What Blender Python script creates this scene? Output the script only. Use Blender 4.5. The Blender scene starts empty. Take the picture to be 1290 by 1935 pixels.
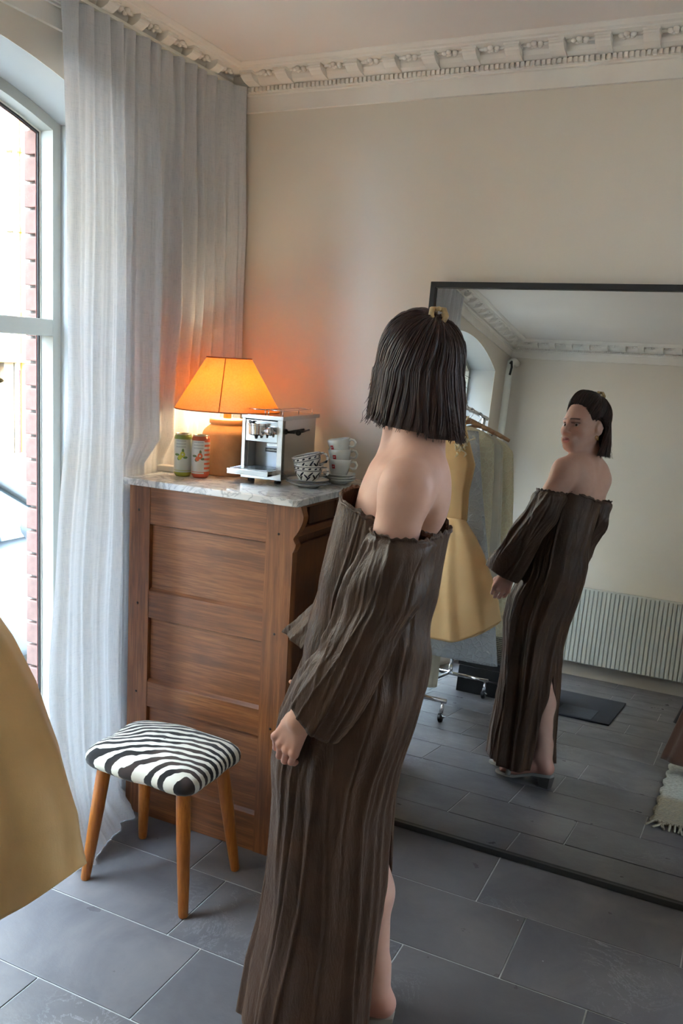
import bpy, bmesh, math, random
import numpy as np
from mathutils import Vector, Matrix

random.seed(7); rng = np.random.default_rng(7)
scene = bpy.context.scene
COL = scene.collection

# ---------------------------------------------------------------- camera
YAW, PITCH, ROLL = (math.radians(a) for a in (25.267, 9.746, 3.241))
CAM_H, FPX = 1.604, 1642.5
_f = Vector((-math.sin(YAW)*math.cos(PITCH), math.cos(YAW)*math.cos(PITCH), -math.sin(PITCH)))
_r = Vector((math.cos(YAW), math.sin(YAW), 0)); _u = _r.cross(_f)
_R = math.cos(ROLL)*_r + math.sin(ROLL)*_u; _U = -math.sin(ROLL)*_r + math.cos(ROLL)*_u
cd = bpy.data.cameras.new('camera'); cam = bpy.data.objects.new('camera', cd); COL.objects.link(cam)
cd.sensor_fit = 'HORIZONTAL'; cd.sensor_width = 36; cd.lens = 36*FPX/1290; cd.clip_start = .02
cam.matrix_world = Matrix(((_R.x,_U.x,-_f.x,0),(_R.y,_U.y,-_f.y,0),(_R.z,_U.z,-_f.z,CAM_H),(0,0,0,1)))
scene.camera = cam
scene.view_settings.view_transform = 'Standard'; scene.view_settings.look = 'None'
scene.view_settings.gamma = 1; scene.view_settings.use_curve_mapping = False
scene.view_settings.exposure = 4.45
scene.cycles.max_bounces = 7; scene.cycles.diffuse_bounces = 4; scene.cycles.glossy_bounces = 4
scene.cycles.transmission_bounces = 6; scene.cycles.transparent_max_bounces = 8
scene.cycles.sample_clamp_indirect = 6; scene.cycles.use_light_tree = False; scene.cycles.use_adaptive_sampling = True; scene.cycles.adaptive_threshold = .08; scene.cycles.caustics_reflective = False; scene.cycles.caustics_refractive = False

# ---------------------------------------------------------------- sky and sun
world = bpy.data.worlds.new('sky'); scene.world = world; world.use_nodes = True
wn = world.node_tree.nodes; wl = world.node_tree.links; wn.clear()
wo = wn.new('ShaderNodeOutputWorld'); wb = wn.new('ShaderNodeBackground'); wb.inputs['Strength'].default_value = 1.9
wb.inputs['Color'].default_value = (.60, .78, 1.0, 1); wl.new(wb.outputs[0], wo.inputs[0])
sd = bpy.data.lights.new('sun', 'SUN'); sd.energy = 2.6; sd.angle = math.radians(1.0); sd.color = (1, .92, .8)
sun = bpy.data.objects.new('sun', sd); COL.objects.link(sun)
sun.rotation_euler = Vector((-.72, .28, -.64)).to_track_quat('-Z', 'Y').to_euler()
def portal(y0, y1, z0, z1, x):
    d = bpy.data.lights.new('window_portal', 'AREA'); d.shape = 'RECTANGLE'; d.size = z1-z0; d.size_y = y1-y0
    d.cycles.is_portal = True
    o = bpy.data.objects.new('window_portal', d); COL.objects.link(o); o.location = (x, (y0+y1)/2, (z0+z1)/2)
    o.rotation_euler = (0, math.radians(-90), 0)
def portal_y(x0, x1, z0, z1, y):
    d = bpy.data.lights.new('window_portal', 'AREA'); d.shape = 'RECTANGLE'; d.size = x1-x0; d.size_y = z1-z0
    d.cycles.is_portal = True
    o = bpy.data.objects.new('window_portal', d); COL.objects.link(o); o.location = ((x0+x1)/2, y, (z0+z1)/2)
    o.rotation_euler = (math.radians(-90), 0, 0)
portal_y(.95, 1.45, .1, 2.4, 3.04)
portal(.93, 2.27, .05, 2.5, -2.36); portal(-1.07, .27, .05, 2.5, -2.36)

# ---------------------------------------------------------------- helpers
def C(r, g, b):
    return tuple((v/255/12.92 if v/255 <= .04045 else ((v/255+.055)/1.055)**2.4) for v in (r, g, b)) + (1,)
class NT:
    def __init__(s, name):
        s.m = bpy.data.materials.new(name); s.m.use_nodes = True; s.t = s.m.node_tree; s.n = s.t.nodes; s.n.clear()
        s.out = s.n.new('ShaderNodeOutputMaterial')
    def node(s, kind, **kw):
        n = s.n.new('ShaderNode'+kind)
        for k, v in kw.items():
            if k in n.inputs.keys() or isinstance(k, int): s.set(n, k, v)
            else: setattr(n, k, v)
        return n
    def set(s, n, k, v):
        if hasattr(v, 'node'): s.t.links.new(v, n.inputs[k])
        else: n.inputs[k].default_value = v
    def coord(s, scale=(1,1,1), kind='Object', rot=(0,0,0), loc=(0,0,0)):
        tc = s.n.new('ShaderNodeTexCoord'); mp = s.n.new('ShaderNodeMapping')
        mp.inputs['Scale'].default_value = scale; mp.inputs['Rotation'].default_value = rot; mp.inputs['Location'].default_value = loc
        s.t.links.new(tc.outputs[kind], mp.inputs[0]); return mp.outputs[0]
    def noise(s, vec, scale, detail=4, rough=.55, dist=0):
        n = s.n.new('ShaderNodeTexNoise'); s.t.links.new(vec, n.inputs['Vector'])
        n.inputs['Scale'].default_value = scale; n.inputs['Detail'].default_value = detail
        n.inputs['Roughness'].default_value = rough; n.inputs['Distortion'].default_value = dist
        return n.outputs['Fac']
    def ramp(s, fac, stops, interp='LINEAR'):
        r = s.n.new('ShaderNodeValToRGB'); s.t.links.new(fac, r.inputs[0]); e = r.color_ramp.elements; r.color_ramp.interpolation = interp
        while len(e) > 1: e.remove(e[0])
        e[0].position = stops[0][0]; e[0].color = stops[0][1]
        for p, c in stops[1:]:
            x = e.new(p); x.color = c
        return r.outputs[0]
    def mix(s, fac, a, b, mode='MIX'):
        n = s.n.new('ShaderNodeMix'); n.data_type = 'RGBA'; n.blend_type = mode
        s.set(n, 0, fac); s.set(n, 6, a); s.set(n, 7, b); return n.outputs[2]
    def math(s, op, a, b=0.0, c=0.0):
        n = s.n.new('ShaderNodeMath'); n.operation = op
        s.set(n, 0, a); s.set(n, 1, b); s.set(n, 2, c); return n.outputs[0]
    def bump(s, h, strength=.3, dist=.01):
        n = s.n.new('ShaderNodeBump'); s.t.links.new(h, n.inputs['Height'])
        n.inputs['Strength'].default_value = strength; n.inputs['Distance'].default_value = dist; return n.outputs[0]
    def bsdf(s, color, rough=.5, metal=0, normal=None, spec=.5, **kw):
        b = s.n.new('ShaderNodeBsdfPrincipled'); s.set(b, 'Base Color', color); s.set(b, 'Roughness', rough)
        s.set(b, 'Metallic', metal); s.set(b, 'Specular IOR Level', spec)
        if normal is not None: s.set(b, 'Normal', normal)
        for k, v in kw.items(): s.set(b, k, v)
        s.t.links.new(b.outputs[0], s.out.inputs[0]); s.b = b; return s.m
def plain(name, col, rough=.5, metal=0, var=.06, scale=6, bump=0, bscale=60, spec=.5, **kw):
    t = NT(name); v = t.coord(); f = t.noise(v, scale)
    d = tuple(c*(1-var*2) for c in col[:3])+(1,); l = tuple(min(1, c*(1+var*2)) for c in col[:3])+(1,)
    c = t.ramp(f, [(.25, d), (.75, l)])
    nm = t.bump(t.noise(v, bscale), bump, .004) if bump else None
    return t.bsdf(c, rough, metal, nm, spec, **kw)
def tag(o, label=None, cat=None, group=None, kind=None):
    for k, v in (('label', label), ('category', cat), ('group', group), ('kind', kind)):
        if v: o[k] = v
    return o
def link(name, me, parent=None):
    o = bpy.data.objects.new(name, me); COL.objects.link(o)
    if parent is not None: o.parent = parent
    return o
def mk(name, verts, faces, mat=None, parent=None, smooth=False, mats=None):
    me = bpy.data.meshes.new(name); me.from_pydata([tuple(map(float, v)) for v in verts], [], [tuple(map(int, f)) for f in faces]); me.update()
    if mat is not None: me.materials.append(mat)
    if smooth: me.polygons.foreach_set('use_smooth', [True]*len(me.polygons))
    return link(name, me, parent)
def thing(name, label, cat, loc=(0,0,0), group=None, rz=0):
    o = bpy.data.objects.new(name, None); COL.objects.link(o); o.location = loc; o.rotation_euler = (0,0,rz); o.empty_display_size = .05
    return tag(o, label, cat, group)
class MB:
    """collects shapes of ONE part"""
    def __init__(s): s.v = []; s.f = []
    def add(s, v, f):
        n = len(s.v); s.v += [tuple(p) for p in v]; s.f += [tuple(i+n for i in q) for q in f]; return s
    def box(s, x0, x1, y0, y1, z0, z1, b=0.0, M=None):
        if b <= 0:
            v = [(x0,y0,z0),(x1,y0,z0),(x1,y1,z0),(x0,y1,z0),(x0,y0,z1),(x1,y0,z1),(x1,y1,z1),(x0,y1,z1)]
            f = [(0,3,2,1),(4,5,6,7),(0,1,5,4),(1,2,6,5),(2,3,7,6),(3,0,4,7)]
        else:
            bm = bmesh.new(); bmesh.ops.create_cube(bm, size=1)
            for w in bm.verts: w.co = ((x0+x1)/2+w.co.x*(x1-x0), (y0+y1)/2+w.co.y*(y1-y0), (z0+z1)/2+w.co.z*(z1-z0))
            bmesh.ops.bevel(bm, geom=list(bm.edges), offset=b, segments=2, profile=.6, affect='EDGES')
            bm.verts.index_update(); v = [tuple(w.co) for w in bm.verts]; f = [tuple(w.index for w in q.verts) for q in bm.faces]; bm.free()
        if M is not None: v = [tuple(M @ Vector(p)) for p in v]
        return s.add(v, f)
    def lathe(s, prof, c=(0,0,0), n=32, M=None, a0=0, a1=2*math.pi):
        full = abs(a1-a0-2*math.pi) < 1e-6; m = n if full else n+1
        v = []
        for r, z in prof:
            for i in range(m):
                a = a0+(a1-a0)*i/n; v.append((c[0]+r*math.cos(a), c[1]+r*math.sin(a), c[2]+z))
        f = []
        for j in range(len(prof)-1):
            for i in range(n):
                k = (i+1) % m if full else i+1
                f.append((j*m+i, j*m+k, (j+1)*m+k, (j+1)*m+i))
        if M is not None: v = [tuple(M @ Vector(p)) for p in v]
        return s.add(v, f)
    def tube(s, pts, r, n=10, closed=False, caps=True):
        P = [Vector(p) for p in pts]; L = len(P); R = r if hasattr(r, '__len__') else [r]*L
        up = None; v = []; f = []
        for i in range(L):
            a = P[(i-1) % L] if (closed or i) else P[0]; b = P[(i+1) % L] if (closed or i < L-1) else P[-1]
            d = (b-a).normalized()
            if up is None: up = d.orthogonal().normalized()
            up = (up-d*up.dot(d)).normalized(); w = d.cross(up)
            for k in range(n):
                t = 2*math.pi*k/n; v.append(tuple(P[i]+(up*math.cos(t)+w*math.sin(t))*R[i]))
        for i in range(L if closed else L-1):
            j = (i+1) % L
            for k in range(n): f.append((i*n+k, i*n+(k+1) % n, j*n+(k+1) % n, j*n+k))
        if caps and not closed: f += [tuple(range(n-1, -1, -1)), tuple((L-1)*n+k for k in range(n))]
        return s.add(v, f)
    def prism(s, poly, d0, d1, axis='y'):
        """extrude a 2-D polygon (u,v) along an axis"""
        P = {'y': lambda u, v, d: (u, d, v), 'x': lambda u, v, d: (d, u, v), 'z': lambda u, v, d: (u, v, d)}[axis]
        n = len(poly); v = [P(a, b, d0) for a, b in poly]+[P(a, b, d1) for a, b in poly]
        f = [tuple(range(n)), tuple(range(2*n-1, n-1, -1))]+[(i, (i+1) % n+0, n+(i+1) % n, n+i) for i in range(n)]
        return s.add(v, f)
    def ball(s, c, r, n=10, sc=(1,1,1)):
        prof = [(math.sin(math.pi*i/n)*1.0, -math.cos(math.pi*i/n)) for i in range(n+1)]
        M = Matrix.Translation(c) @ Matrix.Diagonal((r*sc[0], r*sc[1], r*sc[2], 1))
        return s.lathe([(max(a, 1e-4), z) for a, z in prof], n=n+4, M=M)
    def build(s, name, mat=None, parent=None, smooth=False, fix=True, auto=None):
        o = mk(name, s.v, s.f, mat, parent, smooth)
        if fix:
            bm = bmesh.new(); bm.from_mesh(o.data); bmesh.ops.recalc_face_normals(bm, faces=list(bm.faces)); bm.to_mesh(o.data); bm.free()
        if auto is not None:
            o.data.polygons.foreach_set('use_smooth', [True]*len(o.data.polygons))
            try: o.data.set_sharp_from_angle(angle=math.radians(auto))
            except Exception: pass
        return o
def box(name, x0, x1, y0, y1, z0, z1, mat, parent=None, b=0.0):
    return MB().box(x0, x1, y0, y1, z0, z1, b).build(name, mat, parent)
def grid_faces(nu, nv, closed_u=False):
    """nu columns, nv rows, index = row*nu+col"""
    f = []
    for j in range(nv-1):
        for i in range(nu if closed_u else nu-1):
            k = (i+1) % nu; f.append((j*nu+i, j*nu+k, (j+1)*nu+k, (j+1)*nu+i))
    return f
def solid(o, t, offset=0):
    m = o.modifiers.new('thickness', 'SOLIDIFY'); m.thickness = t; m.offset = offset; return o
def struct(o): o['kind'] = 'structure'; return o
def clone(o, parent=None):
    c = o.copy(); COL.objects.link(c); c.parent = parent
    for ch in list(o.children): clone(ch, c)
    return c
def interp(z, zs, vs):
    return np.interp(z, zs, vs)
def ridges(u, n, seed, w=(.03, .09), period=1.0):
    """random soft folds over a periodic coordinate; drift handled by caller"""
    r = np.random.default_rng(seed); out = np.zeros_like(u)
    for i in range(n):
        c = (i+r.uniform(-.35, .35))/n*period; a = r.uniform(.35, 1)*(1 if r.random() > .3 else -.6); ww = r.uniform(*w)
        d = (u-c+period/2) % period-period/2
        out += a*np.exp(-(d/ww)**2)
    return out
# ================================================================ materials of the shell
XL, XR, YB, YF, ZC = -1.93, 1.55, 2.90, -1.45, 2.62
def wall_paint(name, col):
    t = NT(name); v = t.coord()
    c = t.ramp(t.noise(v, 1.3, 3), [(.3, tuple(x*.95 for x in col[:3])+(1,)), (.7, tuple(x*1.04 for x in col[:3])+(1,))])
    return t.bsdf(c, .85, 0, t.bump(t.noise(v, 240, 2), .12, .002), .25)
M_wall = wall_paint('beige_wall_paint', C(230, 221, 208))
M_white = plain('white_gloss_paint', C(226, 224, 214), .45, var=.02, scale=3, bump=.05, bscale=40)
M_plaster = plain('white_plaster', C(242, 236, 228), .8, var=.03, scale=5, bump=.15, bscale=70, spec=.2)
M_ceil = plain('ceiling_paint', C(238, 230, 224), .9, var=.02, scale=1.5, bump=.08, bscale=180, spec=.2)
M_grout = plain('pale_grout', C(186, 186, 182), .9, var=.08, scale=30)
def slate():
    t = NT('dark_slate'); v = t.coord(kind='Generated'); w = t.coord()
    oi = t.n.new('ShaderNodeObjectInfo')
    vv = t.n.new('ShaderNodeVectorMath'); vv.operation = 'ADD'; t.t.links.new(w, vv.inputs[0])
    sc = t.n.new('ShaderNodeVectorMath'); sc.operation = 'SCALE'; t.t.links.new(oi.outputs['Location'], sc.inputs[0]); sc.inputs[3].default_value = 3.7
    t.t.links.new(sc.outputs[0], vv.inputs[1]); w = vv.outputs[0]
    base = t.ramp(t.noise(w, 3.2, 6, .6, .6), [(.25, C(84, 82, 86)), (.5, C(102, 99, 101)), (.75, C(122, 117, 116))])
    base = t.mix(t.math('MULTIPLY', oi.outputs['Random'], .35), base, C(108, 102, 98))
    veins = t.ramp(t.noise(w, 5, 8, .7, 2.4), [(.485, (0,0,0,1)), (.5, (1,1,1,1)), (.515, (0,0,0,1))])
    sel = t.ramp(t.noise(w, 2.2, 2), [(.55, (0,0,0,1)), (.68, (.5,.5,.5,1))])
    base = t.mix(t.math('MULTIPLY', veins, sel), base, C(160, 160, 162))
    spk = t.n.new('ShaderNodeTexVoronoi'); spk.inputs['Scale'].default_value = 22; t.t.links.new(w, spk.inputs['Vector'])
    sp = t.ramp(spk.outputs['Distance'], [(.04, (1,1,1,1)), (.065, (0,0,0,1))])
    sp = t.math('MULTIPLY', sp, t.ramp(t.noise(w, 14, 2), [(.6, (0,0,0,1)), (.66, (1,1,1,1))]))
    base = t.mix(t.math('MULTIPLY', sp, .6), base, C(200, 200, 198))
    rough = t.ramp(t.noise(w, 7, 5), [(.3, (.27,.27,.27,1)), (.7, (.42,.42,.42,1))])
    return t.bsdf(base, rough, 0, t.bump(t.noise(w, 26, 6, .6), .16, .006), .24)
M_slate = slate()

# ================================================================ floor of slate tiles
floor = struct(box('floor', XL-.3, XR+.1, YF-.1, YB+.1, -.06, -.0025, M_grout))
ROW = .2997; rows0 = 1.505-ROW*10
KNOWN = {12: [-2.5, -2.0, -1.45, -.887, -.448, .15, .75, 1.35], 11: [-2.5, -1.917, -1.317, -.725, -.2165, .38, .98, 1.6],
         10: [-2.4, -1.803, -1.203, -.603, -.003, .6, 1.2], 9: [-2.1, -1.498, -1.061, -.55, .05, .65, 1.25],
         13: [-2.4, -1.805, -1.205, -.605, -.014, .58, 1.18], 8: [-1.8, -1.2, -.76, -.16, .44, 1.04], 14: [-2.1, -1.5, -.9, -.3, .3, .9, 1.5]}
tile_cache = {}
for k in range(0, 15):
    y0, y1 = rows0+k*ROW, min(rows0+(k+1)*ROW, YB)
    if y1 < YF or y0 > YB-.01: continue
    y0 = max(y0, YF)
    js = KNOWN.get(k)
    if js is None:
        x = -2.6+random.random()*.5; js = []
        while x < XR: js.append(x); x += random.choice((.6, .6, .44, .5))
    js = [XL-.02]+[j for j in js if XL+.03 < j < XR-.03]+[XR]
    for a, b in zip(js[:-1], js[1:]):
        w, d = round(b-a-.0045, 4), round(y1-y0-.0045, 4)
        key = (w, d)
        if key not in tile_cache:
            m = MB().box(-w/2, w/2, -d/2, d/2, -.008, 0, .0012)
            o = m.build('tile', M_slate, floor); tile_cache[key] = o.data
        else: o = link('tile', tile_cache[key], floor)
        o.location = ((a+b)/2, (y0+y1)/2, random.uniform(-.0003, .0003))

# ================================================================ walls and ceiling
WX0, WX1, WZ0, WZ1 = .98, 1.40, .12, 2.36      # unseen window added in the back wall for light from the right
struct(MB().box(XL-.45, WX0, YB, YB+.15, -.1, ZC+.1).box(WX1, XR+.15, YB, YB+.15, -.1, ZC+.1).box(WX0, WX1, YB, YB+.15, -.1, WZ0).box(WX0, WX1, YB, YB+.15, WZ1, ZC+.1).build('wall_back', M_wall))
struct(box('wall_front', XL-.45, XR+.15, YF-.15, YF, -.1, ZC+.1, M_wall))
struct(box('wall_right', XR, XR+.15, YF-.15, YB+.15, -.1, ZC+.1, M_wall))
struct(box('ceiling', XL-.47, XR+.15, YF-.15, YB+.15, ZC, ZC+.3, M_ceil))
WIN = [(.95, 2.25), (-1.05, .25)]; SILL, SPRING, RISE = .12, 2.30, .12
def arch(y, y0, y1, off=0.0):
    c, h = (y0+y1)/2, (y1-y0)/2; R = (h*h+RISE*RISE)/(2*RISE)+0
    return SPRING+RISE-R+math.sqrt(max(R*R-(y-c)**2, 0))-off
def holed_wall(name, x0, x1, mat, inset, ztop, y_lo=YF, y_hi=YB, mat2=None):
    """wall slab between x0 and x1 with the two segmental-arch openings"""
    m = MB(); N = 16
    def quad(a, b, c, d): m.add([a, b, c, d], [(0, 1, 2, 3)])
    ops = sorted((a+inset, b-inset, a, b) for a, b in WIN); edges = [y_lo]
    for X in (x0, x1):
        y = y_lo
        for a, b, A, B in ops:
            quad((X, y, -.12), (X, a, -.12), (X, a, ztop), (X, y, ztop))
            quad((X, a, -.12), (X, b, -.12), (X, b, SILL+inset), (X, a, SILL+inset))
            for i in range(N):
                p, q = a+(b-a)*i/N, a+(b-a)*(i+1)/N
                quad((X, p, arch(p, A, B, inset)), (X, q, arch(q, A, B, inset)), (X, q, ztop), (X, p, ztop))
            y = b
        quad((X, y, -.12), (X, y_hi, -.12), (X, y_hi, ztop), (X, y, ztop))
    for a, b, A, B in ops:
        for i in range(N):
            p, q = a+(b-a)*i/N, a+(b-a)*(i+1)/N
            quad((x0, p, arch(p, A, B, inset)), (x1, p, arch(p, A, B, inset)), (x1, q, arch(q, A, B, inset)), (x0, q, arch(q, A, B, inset)))
        for y in (a, b): quad((x0, y, SILL+inset), (x1, y, SILL+inset), (x1, y, arch(y, A, B, inset)), (x0, y, arch(y, A, B, inset)))
        quad((x0, a, SILL+inset), (x0, b, SILL+inset), (x1, b, SILL+inset), (x1, a, SILL+inset))
    for y in (y_lo, y_hi): quad((x0, y, -.12), (x1, y, -.12), (x1, y, ztop), (x0, y, ztop))
    o = mk(name, m.v, m.f, mat)
    bm = bmesh.new(); bm.from_mesh(o.data); bmesh.ops.remove_doubles(bm, verts=list(bm.verts), dist=1e-5)
    bmesh.ops.recalc_face_normals(bm, faces=list(bm.faces)); bm.to_mesh(o.data); bm.free()
    return struct(o)
def left_mat():
    t = NT('beige_wall_with_pale_reveal'); v = t.coord()
    g = t.n.new('ShaderNodeNewGeometry'); s = t.n.new('ShaderNodeSeparateXYZ'); t.t.links.new(g.outputs['Position'], s.inputs[0])
    f = t.math('LESS_THAN', s.outputs[0], XL-.002)
    c = t.mix(f, C(230, 221, 208), C(184, 186, 186))
    return t.bsdf(c, .8, 0, t.bump(t.noise(v, 200, 2), .1, .002), .25)
holed_wall('wall_left', XL-.26, XL, left_mat(), 0, ZC)
M_brickwall = plain('masonry_mortar', C(104, 96, 90), .9, var=.1, scale=30, bump=.4, bscale=120)
wall_out = holed_wall('wall_outer', XL-.343, XL-.262, M_brickwall, -.006, ZC+.28, YF-.15, YB+.15)
# the brick stack of the outer jamb
M_brick = plain('pinkish_brick', C(134, 104, 94), .85, var=.10, scale=25, bump=.35, bscale=90)
bz = SILL+.02; bme = None
while bz < 2.22:
    if bme is None:
        o = MB().box(-.034, .034, -.008, .012, 0, .074, .004).build('brick', M_brick, wall_out); bme = o.data
    else: o = link('brick', bme, wall_out)
    o.location = (XL-.307+random.uniform(-.0015, .0015), WIN[0][1]-.012, bz); bz += .083
# ---------------------------------------------------------------- windows
M_frame = plain('window_frame_paint', C(170, 170, 162), .5, var=.02, scale=4)
M_glassline = plain('dark_window_seal', C(52, 46, 44), .6)
M_redwood = plain('red_brown_window_bead', C(150, 96, 88), .6)
def glass():
    t = NT('window_glass'); tr = t.node('BsdfTransparent'); gl = t.node('BsdfGlossy'); gl.inputs['Roughness'].default_value = .02
    tr.inputs['Color'].default_value = (.95, .97, .96, 1)
    fr = t.node('Fresnel'); fr.inputs['IOR'].default_value = 1.25
    mx = t.node('MixShader'); t.t.links.new(fr.outputs[0], mx.inputs[0]); t.t.links.new(tr.outputs[0], mx.inputs[1]); t.t.links.new(gl.outputs[0], mx.inputs[2])
    t.t.links.new(mx.outputs[0], t.out.inputs[0]); return t.m
M_glass = glass()
def ring_poly(y0, y1, off, zb):
    P = [(y0+off, zb), (y1-off, zb)]
    for i in range(15):
        y = y1-off-(y1-y0-2*off)*i/14; P.append((y, arch(y, y0, y1, off)))
    return P
def frame_ring(y0, y1, o0, o1, zb0, zb1, xa, xb):
    A, B = ring_poly(y0, y1, o0, zb0), ring_poly(y0, y1, o1, zb1); n = len(A); v = []; f = []
    for X in (xa, xb):
        v += [(X, a, b) for a, b in A]+[(X, a, b) for a, b in B]
    for i in range(n):
        j = (i+1) % n
        f += [(i, j, n+j, n+i), (2*n+i, 3*n+i, 3*n+j, 2*n+j), (i, 2*n+i, 2*n+j, j), (n+i, n+j, 3*n+j, 3*n+i)]
    return MB().add(v, f)
for k, (y0, y1) in enumerate(WIN):
    w = struct(thing('window_%d' % (k+1), None, None, ((XL-.23), (y0+y1)/2, SILL)))
    inv = Matrix.Translation((XL-.23, (y0+y1)/2, SILL)).inverted()
    def fin(o): o.matrix_parent_inverse = inv; return o
    fin(frame_ring(y0, y1, .001, .036, SILL+.001, SILL+.06, XL-.20, XL-.255).build('window_frame', M_frame, w))
    fin(frame_ring(y0, y1, .036, .041, SILL+.06, SILL+.065, XL-.252, XL-.2555).build('white_bead', M_white, w))
    fin(frame_ring(y0, y1, .041, .047, SILL+.065, SILL+.075, XL-.253, XL-.259).build('window_seal', M_glassline, w))
    fin(frame_ring(y0, y1, .012, .05, SILL+.05, SILL+.08, XL-.2595, XL-.2615).build('outer_bead', M_redwood, w))
    fin(box('transom_bar', XL-.255, XL-.20, y0+.036, y1-.036, 1.636, 1.69, M_frame, w, .003))
    fin(mk('pane', [(XL-.256, a, b) for a, b in ring_poly(y0, y1, .03, 1.66)], [tuple(range(17))], M_glass, w))
    fin(mk('pane', [(XL-.256, y0+.03, SILL+.03), (XL-.256, y1-.03, SILL+.03), (XL-.256, y1-.03, 1.66), (XL-.256, y0+.03, 1.66)], [(0, 1, 2, 3)], M_glass, w))
    m = MB().lathe([(.0001, .004), (.006, .0035), (.0095, 0)], n=14, M=Matrix.Translation((XL-.225, y1-.0365, 2.13)) @ Matrix.Rotation(math.radians(90), 4, 'X'))
    fin(m.build('screw_cap', M_white, w, True))
    fin(box('sill_board', XL-.2, XL+.012, y0+.002, y1-.002, SILL, SILL+.02, M_white, w, .004))

w = struct(thing('window_3', None, None, ((WX0+WX1)/2, YB+.09, WZ0))); inv = w.matrix_basis.inverted()
for a in ((WX0, WX0+.05, WZ0, WZ1), (WX1-.05, WX1, WZ0, WZ1), (WX0, WX1, WZ0, WZ0+.06), (WX0, WX1, WZ1-.05, WZ1), (WX0, WX1, 1.636, 1.69)):
    o = box('window_frame', a[0], a[1], YB+.06, YB+.11, a[2], a[3], M_frame, w, .002); o.matrix_parent_inverse = Matrix.Translation(((WX0+WX1)/2, YB+.09, WZ0)).inverted()
for z0, z1 in ((WZ0+.03, 1.65), (1.67, WZ1-.02)):
    o = mk('pane', [(WX0+.02, YB+.09, z0), (WX1-.02, YB+.09, z0), (WX1-.02, YB+.09, z1), (WX0+.02, YB+.09, z1)], [(0, 1, 2, 3)], M_glass, w); o.matrix_parent_inverse = Matrix.Translation(((WX0+WX1)/2, YB+.09, WZ0)).inverted()

# ================================================================ cornices
PROF = [(0, 2.487), (.013, 2.487), (.013, 2.541), (.020, 2.543), (.020, 2.549), (.028, 2.550), (.028, 2.567), (.036, 2.569),
        (.050, 2.578), (.056, 2.590), (.058, 2.600), (.118, 2.603), (.120, 2.607), (.132, 2.609), (.142, 2.617), (.143, ZC), (0, ZC)]
def cornice(name, p0, p1, inward):
    """profile swept from p0 to p1, mitred at both ends; inward = unit vector from the wall into the room"""
    p0, p1, n = Vector(p0), Vector(p1), Vector(inward); d = (p1-p0).normalized(); v = []
    for p, s in ((p0, 1), (p1, -1)):
        for a, z in PROF: v.append(tuple(p+n*a+d*(a*s)+Vector((0, 0, z))))
    k = len(PROF); f = [(i, (i+1) % k, k+(i+1) % k, k+i) for i in range(k)]
    o = mk(name, v, f, M_plaster)
    bm = bmesh.new(); bm.from_mesh(o.data); bmesh.ops.recalc_face_normals(bm, faces=list(bm.faces)); bm.to_mesh(o.data); bm.free()
    return struct(o)
_br = MB()
_bp = [(.026, 2.566), (.050, 2.569), (.078, 2.574), (.096, 2.583), (.100, 2.588), (.104, 2.590), (.104, 2.6035), (.026, 2.6035)]
_n = len(_bp)
_v = []
for w, s in ((-.0225, 1), (.0225, 1)): _v += [(w, a, z) for a, z in _bp]
_br.add(_v, [tuple(range(_n)), tuple(range(2*_n-1, _n-1, -1))]+[(i, (i+1) % _n, _n+(i+1) % _n, _n+i) for i in range(_n)])
_br.box(-.025, .025, .03, .107, 2.5965, 2.6035)
_ro = MB()
for i in range(5):
    a = i*2*math.pi/5+.4; _ro.ball((.019*math.cos(a), .080+.013*math.sin(a), 2.597), .0095, 6, (1, .9, .8))
_ro.ball((0, .080, 2.594), .007, 6)
for s in (-1, 1): _ro.ball((s*.033, .078, 2.599), .009, 6, (1.2, .6, .6))
BR = RO = None
def dress_cornice(trim, p0, p1, inward, first, step=.137):
    global BR, RO
    p0, p1, n = Vector(p0), Vector(p1), Vector(inward); d = (p1-p0).normalized(); L = (p1-p0).length
    M = Matrix(((d.x, n.x, 0, 0), (d.y, n.y, 0, 0), (0, 0, 1, 0), (0, 0, 0, 1)))
    s = first
    while s < L-.08:
        for q, nm, mb in ((s, 'bracket', _br), (s+step/2, 'rosette', _ro)):
            if q > L-.06: continue
            if nm == 'bracket':
                if BR is None: o = mb.build(nm, M_plaster, trim); BR = o.data
                else: o = link(nm, BR, trim)
            else:
                if RO is None: o = mb.build(nm, M_plaster, trim, True); RO = o.data
                else: o = link(nm, RO, trim)
            o.matrix_local = Matrix.Translation(p0+d*q) @ M
        s += step
    b = MB(); q = .03
    while q < L-.03:
        b.box(q-.0052, q+.0052, .026, .0395, 2.5512, 2.5655, 0, Matrix.Translation(p0) @ M); q += .0165
    o = b.build('bead_moulding', M_plaster, trim); o['kind'] = 'stuff'
t1 = cornice('trim_1', (XL, YB, 0), (XR, YB, 0), (0, -1, 0)); dress_cornice(t1, (XL, YB, 0), (XR, YB, 0), (0, -1, 0), .138)
t2 = cornice('trim_2', (XL, YF, 0), (XL, YB, 0), (1, 0, 0)); dress_cornice(t2, (XL, YF, 0), (XL, YB, 0), (1, 0, 0), .17)
t3 = cornice('trim_3', (XR, YF, 0), (XL, YF, 0), (0, 1, 0)); dress_cornice(t3, (XR, YF, 0), (XL, YF, 0), (0, 1, 0), .12)
t4 = cornice('trim_4', (XR, YB, 0), (XR, YF, 0), (-1, 0, 0))
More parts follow.
